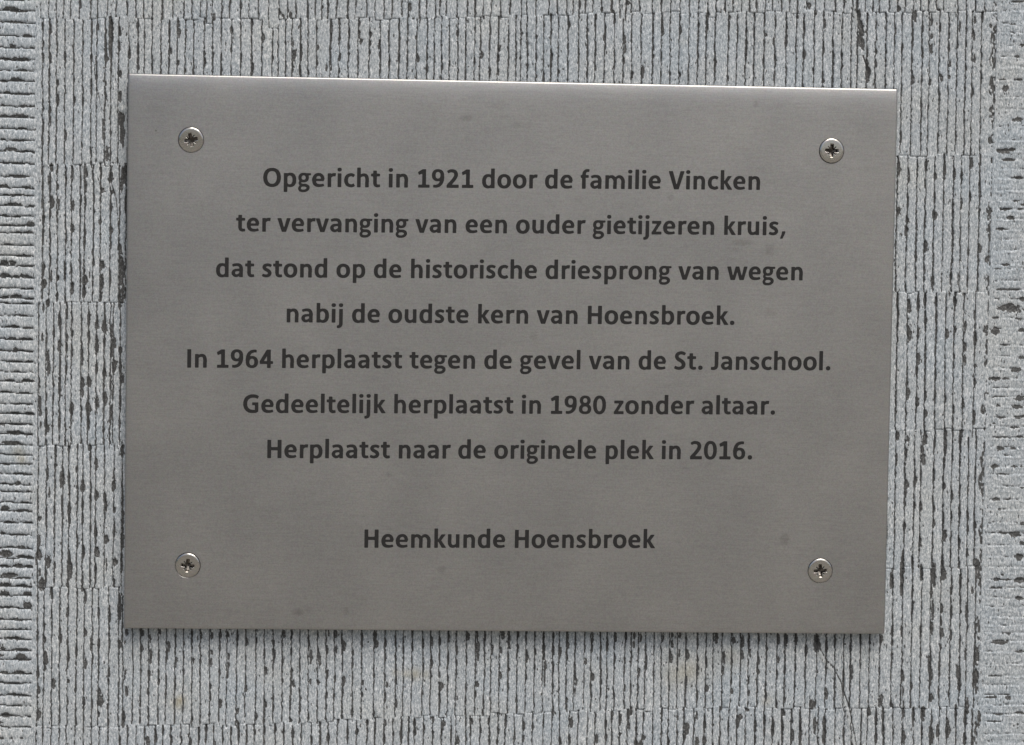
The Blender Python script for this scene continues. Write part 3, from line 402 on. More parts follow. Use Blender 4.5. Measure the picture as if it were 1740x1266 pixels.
 (0, 440, 4.22, [(315,180,18,35),(310,80,12,60),(365,130,10,60),(460,130,10,40),(515,210,20,50),(605,150,26,40),(600,240,20,60),(725,50,24,40),(725,180,22,60),(720,270,14,40),(870,60,30,90),(855,300,16,60),(415,140,14,20),(310,350,14,40),(345,320,14,30),(420,440,12,60),(420,620,18,50),(480,380,10,60),(480,560,16,30),(475,640,14,40),(385,530,12,60),(340,700,18,50),(345,780,20,60),(300,560,12,40),(515,540,12,30),(585,670,14,40),(588,720,12,50),(635,430,20,50),(690,470,22,40),(690,620,24,70),(745,490,30,50),(745,600,14,50),(800,520,16,60),(820,600,16,60),(860,650,22,30),(630,540,12,30),(745,820,18,40),(690,780,12,50),(815,770,26,60),(870,860,22,40),(635,880,30,50),(590,890,18,60),(590,960,14,40),(425,930,16,70),(510,1070,22,60),(475,790,10,40),(285,1020,16,60),(285,1100,16,40),(630,1080,32,60),(630,1170,16,60),(690,1030,24,50),(750,1000,24,60),(805,970,14,50),(380,1000,10,60),(325,1170,14,60),(860,1020,14,80),(855,1180,12,60),(800,1100,10,60),(740,1220,12,40),(290,1190,12,30)]),
 (0, 700, 4.083, [(320,20,10,60),(320,110,12,60),(405,80,10,50),(610,80,16,60),(450,200,12,40),(380,370,20,14),(425,470,26,60),(665,360,20,50),(620,250,22,30),(625,310,12,50),(475,260,12,60),(530,400,16,30),(570,520,22,45),(665,580,24,40),(785,510,26,50),(725,600,20,40),(790,680,22,24),(735,660,12,50),(270,740,22,20),(270,900,16,50),(268,990,26,60),(285,1200,34,50),(335,1040,26,50),(335,110,8,40),(475,680,20,60),(480,750,14,50),(570,750,12,60),(660,840,18,50),(668,970,28,40),(575,980,16,60),(735,885,22,30),(795,1040,26,30),(480,1110,28,60),(480,1060,18,50),(790,830,14,60),(845,880,20,80),(845,260,22,60),(848,600,12,90),(660,1100,14,50),(735,1060,10,60),(625,800,8,40),(535,900,10,60),(625,600,14,40),(340,560,10,50),(330,420,10,60),(475,460,12,60),(840,1030,14,70),(320,700,10,60),(375,680,12,40),(425,640,10,60),(570,640,14,50),(355,1235,14,40),(250,1010,10,50)]),
 (0, 900, 3.955, [(260,170,20,50),(325,210,22,30),(365,240,10,30),(275,370,24,40),(265,290,14,30),(465,270,22,55),(465,180,10,40),(650,140,18,30),(555,160,16,50),(770,215,20,30),(710,70,18,40),(640,300,12,50),(640,30,12,50),(450,360,12,30),(765,360,12,40),(800,560,22,70),(405,730,20,40),(345,430,12,40),(450,560,16,40),(295,740,18,40),(570,690,20,35),(400,690,12,40),(300,870,26,50),(300,930,14,30),(455,860,18,35),(570,900,20,40),(355,1030,22,40),(455,1020,18,16),(510,820,12,60),(660,780,14,60),(730,960,14,40),(725,1020,10,30),(670,1150,30,50),(665,1100,16,40),(660,1240,16,30),(255,1080,18,50),(560,1170,14,50),(250,700,10,60),(505,1070,12,30),(610,780,12,50),(620,870,10,40),(575,450,10,50),(550,390,12,30),(805,770,14,40),(255,1240,22,40),(720,1190,12,30),(345,560,10,50),(395,1090,8,60),(295,650,8,50),(250,960,12,40),(735,570,12,60),(660,560,12,40)]),
]
# left margin: pits swell upward from the furrows; right margin: lens shaped
MARGIN_PITS = [
 (0, 0, 3.955, [(80,62,70,16),(140,80,60,8),(100,150,60,10),(180,240,40,10),(85,310,25,12),(30,395,40,10),(130,400,90,14),(150,470,40,8),(110,538,50,14),(30,548,30,8),(50,625,30,12),(150,635,80,8),(15,710,20,8),(160,715,60,10),(30,780,40,12),(130,782,60,14),(150,865,40,10),(20,940,24,10),(130,945,60,10),(70,1005,50,14),(160,1020,50,10),(110,1098,70,8),(110,1180,60,8),(20,1250,40,14)]),
 (0, 260, 4.868, [(40,85,40,6),(260,95,30,8),(200,195,50,8),(210,285,60,8),(50,350,40,10),(140,348,60,12),(240,355,30,8),(110,425,70,18),(260,440,30,10),(40,520,40,10),(140,525,50,8),(255,592,40,26),(60,598,60,8),(150,660,40,14),(245,660,36,16),(60,755,40,10),(220,765,50,8),(20,845,40,8),(190,855,70,8),(35,912,40,26),(105,912,30,24),(250,935,50,8),(40,1015,50,22),(130,1025,40,16),(210,1022,40,16),(270,1035,20,8),(250,1122,40,8),(40,1190,50,10),(130,1187,60,18),(250,1205,40,10),(180,1250,50,8)]),
 (0, 440, 4.22, [(30,35,40,22),(90,35,24,20),(40,120,40,20),(170,125,40,14),(230,135,20,8),(110,270,60,14),(30,278,30,14),(210,285,40,8),(180,320,60,8),(150,405,50,8),(100,488,40,14),(200,500,40,8),(90,572,35,14),(190,575,50,10),(110,650,24,16),(190,662,50,8),(110,735,60,10),(210,738,30,10),(70,872,40,10),(200,875,50,14),(40,955,40,12),(170,962,50,8),(120,1040,60,8),(100,1108,50,10),(210,1108,40,10),(120,1188,70,8),(110,1248,70,14),(220,1258,30,8)]),
 (0, 700, 4.083, [(90,12,60,10),(200,15,50,12),(100,84,80,8),(110,148,60,18),(200,155,40,8),(90,218,80,18),(130,298,80,6),(40,365,30,8),(190,365,40,8),(140,428,60,8),(30,500,30,10),(125,495,24,14),(190,552,40,6),(180,630,40,8),(30,672,40,22),(160,685,70,10),(70,765,50,10),(200,770,40,8),(20,845,24,14),(150,852,50,8),(70,938,30,8),(150,938,40,12),(40,990,55,24),(150,1005,50,14),(220,1015,30,10),(120,1068,40,16),(205,1075,20,14),(40,1070,50,8),(60,1135,60,18),(160,1150,50,8),(45,1200,45,20),(140,1210,40,10),(200,1215,30,10)]),
 (0, 900, 3.955, [(50,165,50,26),(180,185,50,12),(30,245,40,10),(130,240,20,10),(190,248,40,12),(70,305,55,16),(30,372,50,16),(150,378,50,12),(30,432,40,22),(185,436,30,20),(40,525,60,10),(185,515,40,26),(110,605,60,8),(90,673,60,8),(80,730,60,14),(20,800,30,10),(140,808,70,12),(140,860,45,26),(30,960,30,10),(130,962,50,14),(200,970,20,8),(70,1035,60,8),(80,1108,40,12),(140,1112,50,8),(110,1185,50,8),(40,1250,35,18)]),
]
MARGIN_PITS_R = [
 (1500, 0, 4.579, [(1055,12,50,10),(1060,620,30,12),(1010,190,30,8),(1090,355,30,14),(1040,440,25,12),(1080,355,14,18)]),
 (1300, 120, 3.955, [(1615,120,30,28),(1600,60,30,8),(1700,60,30,8),(1700,330,36,24),(1600,540,50,24),(1660,530,30,14),(1640,600,40,14),(1700,720,40,12),(1650,990,30,20),(1620,930,50,10),(1590,1065,30,14),(1710,930,30,8)]),
 (1500, 250, 4.52, [(905,28,40,24),(990,22,30,14),(960,98,60,16),(1050,238,40,16),(940,478,45,16),(985,545,28,20),(900,630,40,14),(940,905,40,14),(890,935,30,8),(920,1095,60,10),(975,1232,90,44),(1075,1165,30,20),(1020,415,40,8),(1010,1095,50,10)]),
 (1500, 500, 4.52, [(1070,40,30,20),(975,108,95,46),(860,180,30,14),(1050,190,40,14),(860,285,38,40),(1060,280,30,20),(940,390,40,8),(1065,488,40,18),(1020,580,50,22),(865,650,45,20),(940,650,30,14),(890,785,60,8),(1055,800,45,28),(885,858,30,10),(1030,865,40,22),(905,945,45,12),(1040,945,40,18),(850,992,16,8),(1000,1022,50,10),(880,1098,40,10),(1050,1095,40,12),(900,1190,32,24),(1000,1185,30,12),(940,1098,30,8)]),
 (1500, 740, 4.52, [(900,100,32,26),(1005,98,24,12),(855,235,34,28),(1010,238,30,12),(1065,238,20,12),(920,297,50,10),(1070,400,20,10),(860,488,40,18),(960,490,30,10),(895,568,14,12),(1068,675,22,22),(920,750,50,8),(1018,762,45,34),(1070,825,24,12),(1050,935,44,34),(920,1070,16,12),(870,1105,24,14),(950,1108,40,10),(1055,1110,44,28),(860,1170,70,8),(1045,1245,26,16)]),
 (1300, 900, 3.459, [(1470,28,32,24),(1500,160,26,20),(1395,265,10,8),(1360,292,24,12),(1495,298,30,18),(1490,405,30,12),(1360,342,60,6),(1380,660,50,18),(1500,715,40,10),(1350,860,40,8),(1430,612,14,10),(1330,985,40,10),(1430,988,20,16),(1380,1085,50,8),(1350,1128,40,6),(1490,1075,30,8)]),
]
CRACKS = [  # (points in photo px, half width px, pale lip)
 ([(1384, 1080), (1392, 1100), (1405, 1122), (1417, 1136), (1428, 1157), (1433, 1175), (1441, 1195), (1446, 1218), (1450, 1240), (1457, 1275)], 1.6, 1),
 ([(1455, 4), (1456, 22), (1462, 38), (1467, 55)], 2.2, 1),
 ([(1466, 95), (1471, 108), (1474, 120), (1476, 138)], 2.0, 0),
 ([(190, 283), (186, 303), (197, 336), (199, 360), (202, 393), (200, 425)], 1.3, 0),
 ([(163, 95), (160, 120), (165, 150), (172, 185)], 1.0, 0),
 ([(1545, 745), (1541, 770), (1538, 800)], 1.0, 0),
]


# the same tooling carried on past the edges of the photograph
flat_ = lambda y: [(-900, y + 8), (900, y), (2600, y - 10)]
SEAMS = [flat_(-455), flat_(-212)] + SEAMS + [flat_(1447), flat_(1690)]
_f = dict(FURROWS)
FURROWS = {0: _f[5], 1: _f[1], **{k + 2: _f[k] for k in range(7)}, 9: _f[1], 10: _f[5]}
NB = 11
_r = random.Random(8)
for lst, step in ((LEFT_LINES, 20.0), (RIGHT_LINES, 19.0)):
    while lst[0] > -520:
        lst.insert(0, lst[0] - step * _r.uniform(0.75, 1.25))
    while lst[-1] < 1780:
        lst.append(lst[-1] + step * _r.uniform(0.75, 1.25))


def hash2(ix, iy, seed):
    h = (ix.astype(np.int64) * 374761393 + iy.astype(np.int64) * 668265263 + seed * 974634777) & 0xFFFFFFFF
    h = ((h ^ (h >> 13)) * 1274126177) & 0xFFFFFFFF
    h = h ^ (h >> 16)
    return (h & 0xFFFF).astype(np.float32) / 65535.0


def vnoise(x, y, seed):
    """value noise 0..1"""
    ix, iy = np.floor(x), np.floor(y)
    fx, fy = (x - ix).astype(np.float32), (y - iy).astype(np.float32)
    fx, fy = fx * fx * (3 - 2 * fx), fy * fy * (3 - 2 * fy)
    ix, iy = ix.astype(np.int64), iy.astype(np.int64)
    a, b = hash2(ix, iy, seed), hash2(ix + 1, iy, seed)
    c, d = hash2(ix, iy + 1, seed), hash2(ix + 1, iy + 1, seed)
    return (a * (1 - fx) + b * fx) * (1 - fy) + (c * (1 - fx) + d * fx) * fy


def sstep(a, b, x):
    t = np.clip((x - a) / (b - a), 0, 1)
    return t * t * (3 - 2 * t)


PX = 0.161  # mm per photo pixel on the wall


def lines_1d(lo, hi, f0, f1, fine, coarse):
    a = np.arange(lo, f0, coarse)
    b = np.arange(f0, f1, fine)
    c = np.arange(f1, hi + coarse, coarse)
    return np.concatenate([a, b, c])


XL = lines_1d(-240.0, 240.0, -146.0, 143.0, 1.15 * PX, 3.4 * PX)
ZL = lines_1d(-170.0, 170.0, -106.0, 107.0, 1.9 * PX, 4.8 * PX)[::-1]      # top row first
GXw, GZw = np.meshgrid(XL, ZL)
q0 = RM[0, 0] * GXw - RM[0, 1] * GZw + RM[0, 2] * DEPTH + TV[0]
q1 = RM[1, 0] * GXw - RM[1, 1] * GZw + RM[1, 2] * DEPTH + TV[1]
q2 = RM[2, 0] * GXw - RM[2, 1] * GZw + RM[2, 2] * DEPTH + TV[2]
U = (W_PX / 2 + F_PX * q0 / q2)
V = (H_PX / 2 + F_PX * q1 / q2)
del q0, q1, q2


def lean(u):
    return -0.0079 - 0.0118 * (u - 60) / 1620


def fill(lst, rng):
    out = []
    i = 0
    while i < len(lst):
        if lst[i] == -1:
            a, b = lst[i - 1], lst[i + 1]
            x = a + 14
            while x < b - 8:
                out.append(x + rng.uniform(-1.5, 1.5))
                x += 14.3 + rng.uniform(-2.5, 2.5)
        else:
            out.append(lst[i])
        i += 1
    return np.array(out)


rng = random.Random(5)
BAND = np.zeros(U.shape, np.int16)
for k, sm in enumerate(SEAMS):
    yref, fl = FURROWS[k]
    G = fill(fl, rng)
    c = U - lean(U) * (V - yref)
    idx = np.searchsorted(G, c)
    s = np.interp(U, [p[0] for p in sm], [p[1] for p in sm])
    jit = (hash2(idx.astype(np.int64), np.zeros_like(idx, np.int64) + k, 77) - 0.5) * 5.0
    big = hash2(idx.astype(np.int64), np.zeros_like(idx, np.int64) + k, 99)
    jit = jit + np.where(big > 0.93, (big - 0.93) * 200, 0)
    BAND += (V > s + jit).astype(np.int16)

Hh = np.zeros(U.shape, np.float32)          # height towards the viewer, mm
BR = np.ones(U.shape, np.float32)           # 1 = crushed pale skin, 0 = natural dark stone
TINT = np.zeros(U.shape, np.float32)

leftE, leftS = 61.5 - 0.0062 * V, 69.0 - 0.0077 * V
rightG = 1695.0 - 0.027 * V
rightS = rightG + 6.5
field = (U >= leftS) & (U <= rightG)

for k in range(NB):
    msk = (BAND == k) & field
    yref, fl = FURROWS[k]
    G = fill(fl, random.Random(k + 11))
    u, v = U[msk], V[msk]
    c = u - lean(u) * (v - yref)
    c = c + (vnoise(u / 19.0, v / 60.0, 3 + k) - 0.5) * 1.6 + (vnoise(u / 6.0, v / 9.0, 40 + k) - 0.5) * 0.8 + (vnoise(u / 2.6, v / 3.4, 140 + k) - 0.5) * 1.9
    idx = np.searchsorted(G, c)
    Gp = np.concatenate([[G[0] - 40], G, [G[-1] + 60]])
    gl, gr = Gp[idx], Gp[idx + 1]
    dl, dr = c - gl, gr - c
    wid = np.minimum(gr - gl, 24)
    t = dl / np.maximum(wid, 1)
    # furrow width varies along its run; it opens to the right of its straight left lip
    il, ir = idx.astype(np.float64), (idx + 1).astype(np.float64)
    nwl = vnoise(il * 5.37 + 0.5, v / 26.0, 60 + k)
    nwl2 = vnoise(il * 3.11 + 0.5, v / 8.0, 80 + k)
    wl = 0.6 + 2.8 * sstep(0.50, 0.95, nwl) + 2.4 * np.maximum(0, nwl2 - 0.45)
    strength = 0.58 + 0.42 * sstep(0.12, 0.40, vnoise(il * 7.77 + 0.5, v / 22.0, 90 + k))
    wr = 0.9
    grooveL = (1 - sstep(wl * 0.55, wl * 0.55 + 1.15, dl)) * strength
    grooveR = (1 - sstep(wr * 0.4, wr * 0.4 + 1.0, dr))
    g = np.maximum(grooveL, grooveR)
    riblev = (hash2(idx.astype(np.int64), np.zeros_like(idx, np.int64) + 5 + k, 7) - 0.5)
    dome = 1 - (2 * np.clip(t, 0, 1) - 1) ** 2
    slope = (hash2(idx.astype(np.int64), np.zeros_like(idx, np.int64) + k, 17) - 0.35) * 0.34
    h = 0.05 * dome + riblev * 0.26 + slope * (t - 0.5) - 0.42 * g
    h += (vnoise(u / 3.3 + v / 9.0, v / 7.0, 21) - 0.5) * 0.06 + (vnoise(u / 1.9, v / 2.9, 22) - 0.5) * 0.07
    h += (vnoise(u / 70.0, v / 90.0, 23) - 0.5) * 0.25
    burr = np.exp(-((dr - 2.4) / 1.2) ** 2) * sstep(0.45, 0.8, vnoise(il * 2.3, v / 13.0, 97)) + 0.6 * np.exp(-((dl - wl - 1.6) / 1.1) ** 2) * sstep(0.5, 0.8, vnoise(il * 4.3, v / 10.0, 98))
    h += 0.085 * burr + (vnoise(u / 1.7, v / 15.0, 24) - 0.5) * 0.07
    Hh[msk] = h
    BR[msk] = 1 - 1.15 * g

# thin broken line where two passes meet
bd = np.zeros(U.shape, bool)
bd[1:, :] |= (BAND[1:, :] != BAND[:-1, :])
bd &= field
bd2 = bd.copy()
sn = vnoise(U / 11.0, V / 30.0, 51)
Hh[bd2 & (sn > 0.45)] -= 0.20
BR[bd2 & (sn > 0.45)] -= 0.38
below = np.zeros_like(bd)
below[1:, :] = bd[:-1, :]
Hh[below] += 0.05

# margins ---------------------------------------------------------------
for side in (0, 1):
    msk = (U < leftS) if side == 0 else (U > rightG)
    u, v = U[msk], V[msk]
    L = np.array(LEFT_LINES if side == 0 else RIGHT_LINES)
    c = v - 0.030 * (u - 35) if side == 0 else v - 0.004 * (u - 1720)
    c = c + (vnoise(u / 16.0, v / 12.0, 31 + side) - 0.5) * (1.8 if side == 0 else 3.0) + (vnoise(u / 4.0, v / 4.0, 131 + side) - 0.5) * 1.6
    idx = np.clip(np.searchsorted(L, c), 1, len(L) - 1)
    up, lo = L[idx - 1], L[idx]
    du, dlw = c - up, lo - c                       # from line above, to line below
    t = du / (lo - up)
    if side == 0:
        inside = sstep(0, 2.2, leftE[msk] - u)
        nb = vnoise(u / 13.0, idx * 4.3 + 0.5, 33)
        wb = 1.0 + 2.6 * sstep(0.45, 0.95, nb)
        g = np.maximum(1 - sstep(wb * .55, wb * .55 + 1.1, dlw), 1 - sstep(0.3, 1.2, du)) * inside
        g *= 0.75 + 0.25 * sstep(0.2, 0.5, vnoise(u / 20.0, idx * 9.1 + 0.5, 34))
        h = 0.16 * (1 - (2 * t - 1) ** 2) * inside - 0.42 * g + 0.05
        h += (vnoise(u / 5.0, v / 2.6, 35) - 0.5) * 0.09 + (vnoise(u / 2.0, v / 2.0, 36) - 0.5) * 0.05
        h += (1 - inside) * 0.06
        b = 1 - 1.15 * g
    else:
        inside = sstep(0, 3.0, u - rightS[msk])
        st = sstep(0.36, 0.78, 0.6 * vnoise(u / 15.0, idx * 3.7 + 0.5, 37) + 0.4 * vnoise(u / 5.0, idx * 5.1 + 0.5, 45))
        g = np.maximum(1 - sstep(0.5, 1.7, dlw), 1 - sstep(0.2, 1.1, du)) * inside * (0.10 + 0.80 * st)
        lip = np.exp(-((du - 2.6) / 1.1) ** 2) * (1 - st) * inside
        tick = np.exp(-(((u + 2 * (vnoise(v / 9., v / 9., 44) - .5)) % 27.0 - 13) / 1.0) ** 2) * sstep(0.55, 0.7, vnoise(u / 27.0, v / 22.0, 38)) * inside
        h = 0.06 * (1 - (2 * t - 1) ** 2) * inside - 0.34 * g + 0.05 + 0.17 * lip - 0.12 * tick + (vnoise(u / 20.0, v / 2.2, 46) - 0.5) * 0.11
        h += (vnoise(u / 5.0, v / 3.0, 39) - 0.5) * 0.08 + (vnoise(u / 2.0, v / 2.0, 41) - 0.5) * 0.05
        b = 1 - 1.0 * g - 0.22 * tick - 0.12 * inside * vnoise(u / 9.0, v / 9.0, 42)
    Hh[msk] = h
    BR[msk] = b

# ragged dark channel beside the right margin, natural face left between the tools
dR = rightG - U
chn = vnoise(V / 17.0, V * 0 + 0.5, 61)
chw = 2.0 + 7.5 * sstep(0.25, 0.85, chn)
chan = (dR > 0.3) * (1 - sstep(chw, chw + 2.0, dR)) * sstep(0.30, 0.55, 0.75 * vnoise(U / 3.2, V / 7.0, 62) + 0.25 * vnoise(U / 2.0, V / 3.0, 64) + 0.22 * sstep(0.5, 0.8, chn))
chan = chan * (0.35 + 0.65 * sstep(0.30, 0.50, vnoise(U / 2.4, V / 4.5, 65)))
Hh -= (0.30 * chan * field).astype(np.float32)
BR -= (1.05 * chan * field).astype(np.float32)
# and the narrow one at the left margin
dL = U - leftS
chan = 0.0 * (dL > 0) * sstep(0.42, 0.62, vnoise(U / 6.0, V / 21.0, 63))
Hh -= (0.25 * chan * field).astype(np.float32)
BR -= (0.95 * chan * field).astype(np.float32)

ZD = -ZL          # ascending
ROUGHP = vnoise(U / 2.6, V / 2.6, 71) * 0.6 + vnoise(U / 6.0, V / 6.0, 72) * 0.4


def stamp(pu, pv, a, b, mode, depth=0.30, soft=0.30):
    x, z = from_px(pu, pv, DEPTH)
    R = (max(a, b) + 3) * 1.5 * PX
    i0, i1 = np.searchsorted(XL, [x - R, x + R])
    j0, j1 = np.searchsorted(ZD, [-z - R, -z + R])
    if i1 <= i0 or j1 <= j0:
        return
    u, v = U[j0:j1, i0:i1], V[j0:j1, i0:i1]
    n = ROUGHP[j0:j1, i0:i1] - 0.5
    if mode == 'field':       # straight left lip, belly to the right
        du = (u - pu - (v - pv) * -0.014)
        au = np.where(du < 0, a * 0.62, a * 1.05)
        r = (np.abs(du) / au) ** 2.0 + (np.abs(v - pv) / b) ** 2.0
    elif mode == 'left':      # straight lower lip, belly up
        dv = (v - pv - 0.03 * (u - pu))
        bv = np.where(dv > 0, b * 0.7, b * 1.1)
        r = (np.abs(u - pu) / a) ** 2.0 + (np.abs(dv) / bv) ** 2.0
    else:
        r = (np.abs(u - pu) / a) ** 1.5 + (np.abs(v - pv) / b) ** 1.7
    r = np.sqrt(r) + n * 0.9
    k = 1 - sstep(1 - soft, 1 + soft * 0.6, r)
    Hh[j0:j1, i0:i1] -= (depth * k * (0.75 + 0.8 * n)).astype(np.float32)
    np.minimum(BR[j0:j1, i0:i1], 1 - 1.1 * k, out=BR[j0:j1, i0:i1])


def raise_lip(pu, pv, r):
    x, z = from_px(pu, pv, DEPTH)
    R = r * 2.5 * PX
    i0, i1 = np.searchsorted(XL, [x - R, x + R])
    j0, j1 = np.searchsorted(ZD, [-z - R, -z + R])
    u, v = U[j0:j1, i0:i1], V[j0:j1, i0:i1]
    k = np.exp(-((u - pu) ** 2 + (v - pv) ** 2) / (r * r))
    Hh[j0:j1, i0:i1] += (0.05 * k).astype(np.float32)
    TINT[j0:j1, i0:i1] += (0.03 * k).astype(np.float32)


for (x0, y0, sc, pl) in PITS:
    for (x, y, a, b) in pl:
        stamp(x0 + x / sc, y0 + y / sc, max(1.4, a / sc * 0.88), max(2.0, b / sc * 0.95), 'field')
for (x0, y0, sc, pl) in MARGIN_PITS:
    for (x, y, a, b) in pl:
        stamp(x0 + x / sc, y0 + y / sc, a / sc * 0.9, max(1.5, b / sc), 'left')
for (x0, y0, sc, pl) in MARGIN_PITS_R:
    for (x, y, a, b) in pl:
        stamp(x0 + x / sc, y0 + y / sc, a / sc, max(1.3, b / sc * 0.85), 'right', 0.22)
# the same kind of spalls on the stone outside the photograph
rg = random.Random(3)
for i in range(2600):
    pu, pv = rg.uniform(-620, 2350), rg.uniform(-430, 1680)
    if 0 < pu < 1740 and 0 < pv < 1266:
        continue
    if 66 < pu < 1690:
        stamp(pu, pv, rg.uniform(1.6, 4), rg.uniform(4, 12), 'field')
    elif pu < 60:
        stamp(pu, pv, rg.uniform(5, 15), rg.uniform(1.5, 4), 'left')
    else:
        stamp(pu, pv, rg.uniform(4, 10), rg.uniform(1.5, 4), 'right', 0.2)
# small pick marks everywhere on the skin
for i in range(5200):
    pu, pv = rg.uniform(0, 1740), rg.uniform(0, 1266)
    if 225 < pu < 1500 and 150 < pv < 1060:
        continue
    stamp(pu, pv, rg.uniform(.8, 1.4), rg.uniform(1.2, 3.2), 'field', 0.10, 0.4)
for pts, hw, lip in CRACKS:
    for (a, b) in zip(pts[:-1], pts[1:]):
        n = int(math.hypot(b[0] - a[0], b[1] - a[1]) / 1.6) + 1
        for j in range(n):
            f = j / n
            pu_, pv2 = a[0] + (b[0] - a[0]) * f, a[1] + (b[1] - a[1]) * f
            if rg.random() < 0.80:
                stamp(pu_, pv2, hw * rg.uniform(0.6, 1.3), 2.1, 'field', 0.13, 0.6)
            if lip:
                raise_lip(pu_ - 4.0, pv2 + 2.5, 3.2)
# faint rust and lichen stains
for (pu, pv, r, s) in [(302, 1195, 7, .45), (308, 1188, 5, .4), (672, 1143, 4, .35), (688, 1145, 5, .35), (705, 1145, 7, .5), (724, 1146, 5, .3),
                       (1170, 1140, 12, .28), (1145, 1150, 16, .22), (1245, 1115, 14, .28), (1302, 1190, 7, .3), (32, 768, 9, .35), (37, 783, 6, .35),
                       (1160, 70, 6, .12), (1520, 500, 6, .12), (530, 90, 14, .12), (140, 560, 20, .10), (1205, 1120, 20, .15)]:
    TINT += (s * np.exp(-((U - pu) ** 2 + (V - pv) ** 2) / (2 * r * r))).astype(np.float32)
TINT += (0.05 * sstep(0.55, 0.9, vnoise(U / 60, V / 60, 81))).astype(np.float32)

BR = np.clip(BR, 0, 1)
Hh = np.maximum(Hh, -0.95)

# assemble: one part per chisel pass, one per dressed margin ----------------
rows, cols = U.shape
VY = (-Hh).astype(np.float32)                       # towards the viewer is -y
verts = np.stack([GXw + OX, VY, GZw + OZ], -1).reshape(-1, 3).astype(np.float32)
fi, fj = np.meshgrid(np.arange(cols - 1), np.arange(rows - 1))
fi, fj = fi.ravel(), fj.ravel()
uc, vc = U[fj, fi], V[fj, fi]
hx, hz = GXw[fj, fi], GZw[fj, fi]
covered = (np.abs(hx) < PLATE_W / 2 - 6) & (np.abs(hz) < PLATE_H / 2 - 6)
region = np.where(uc < leftS.ravel()[fj * cols + fi], 100, np.where(uc > rightG.ravel()[fj * cols + fi], 101, BAND[fj, fi]))
a = fj * cols + fi
quads = np.stack([a, a + cols, a + cols + 1, a + 1], -1)

stone = bpy.data.objects.new("stone_pillar", None)
C.objects.link(stone)
tag(stone, "grey bluestone block with vertical chisel ribs, behind the steel plaque", "stone")


def region_part(name, sel, label=None):
    q = quads[sel]
    used, inv = np.unique(q.ravel(), return_inverse=True)
    o = mesh_obj(name, verts[used], inv.reshape(-1, 4), M_STONE, stone,
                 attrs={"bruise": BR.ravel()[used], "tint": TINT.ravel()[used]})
    if label:
        o["label"] = label
    return o


for k in range(NB):
    region_part("ribbed_band", (region == k) & ~covered)
region_part("dressed_margin", region == 100, "left border strip with deep horizontal furrows")
region_part("dressed_margin", region == 101, "right border strip with faint horizontal furrows and dark pits")

# the body of the block behind its tooled face (a tray that closes under the plate and round the sides)
x0, x1 = XL[0] + OX, XL[-1] + OX
z0, z1 = ZL[-1] + OZ, ZL[0] + OZ
bv = [(x0, 1.2, z0), (x1, 1.2, z0), (x1, 1.2, z1), (x0, 1.2, z1), (x0, 120, z0), (x1, 120, z0), (x1, 120, z1), (x0, 120, z1)]
bf = [(0, 1, 2, 3), (4, 7, 6, 5), (0, 4, 5, 1), (1, 5, 6, 2), (2, 6, 7, 3), (3, 7, 4, 0)]
core = mesh_obj("block_core", bv, bf, M_STONE, stone, smooth=False, attrs={"bruise": [0.9] * 8, "tint": [0] * 8})
# arris strips that join the face to the core
ev, ef = [], []
ring = [(j, 0) for j in range(rows)] + [(rows - 1, i) for i in range(1, cols)] + \
       [(j, cols - 1) for j in range(rows - 2, -1, -1)] + [(0, i) for i in range(cols - 2, 0, -1)]
for n_, (j, i) in enumerate(ring):
    p = verts[j * cols + i]
    ev += [(p[0], p[1], p[2]), (p[0], 1.2, p[2])]
N_ = len(ring)
ef = [(2 * n_, 2 * n_ + 1, 2 * ((n_ + 1) % N_) + 1, 2 * ((n_ + 1) % N_)) for n_ in range(N_)]
mesh_obj("block_edge", ev, ef, M_STONE, stone, smooth=False, attrs={"bruise": [0.8] * len(ev), "tint": [0] * len(ev)})

# ------------------------------------------------------------------ the plaque
plaque = bpy.data.objects.new("plaque", None)
C.objects.link(plaque)
plaque.location = (OX * MM, 0, OZ * MM)
tag(plaque, "rectangular brushed steel plaque with eight lines of dark Dutch lettering, screwed to ribbed stone", "plaque")

THICK = 2.4
BEV = 0.50


def edge_drop(d):
    """how far the face falls back at distance d (mm) from the cut edge"""
    return 0.30 * np.exp(-d / 2.3) + np.where(d < BEV, BEV - np.sqrt(np.maximum(BEV ** 2 - (BEV - d) ** 2, 0)), 0)


def plate_lines(half):
    d = np.array([0, .02, .06, .12, .2, .29, .36, .43, .51, .7, 1.0, 1.4, 1.9, 2.5, 3.3, 4.3, 5.6, 7.5, 10, 14, 20])
    inner = np.linspace(-half + 26, half - 26, 21)
    return np.concatenate([-half + d, inner, (half - d)[::-1]])


HOLES = [from_px(324.5, 237.5, -0.3), from_px(1413.5, 256, -0.3), from_px(318.8, 961, -0.3), from_px(1394, 970, -0.3)]
HS = 4.4
px_ = np.array(sorted(list(plate_lines(PLATE_W / 2)) + [h[0] + s for h in HOLES for s in (-HS, HS)]))
pz_ = np.array(sorted(list(plate_lines(PLATE_H / 2)) + [h[1] + s for h in HOLES for s in (-HS, HS)]))
PXg, PZg = np.meshgrid(px_, pz_)
dx = PLATE_W / 2 - np.abs(PXg)
dz = PLATE_H / 2 - np.abs(PZg)
drop = np.minimum(edge_drop(dx) * 0.8 + edge_drop(dz) * np.where(PZg > 0, 1.0, 0.25) + np.where(PZg > 0, 0.18 * np.exp(-dz / 2.0), 0), 1.3)
nr, ncl = PXg.shape
pv = [(PXg[j, i], -PLATE_FRONT + drop[j, i], PZg[j, i]) for j in range(nr) for i in range(ncl)]
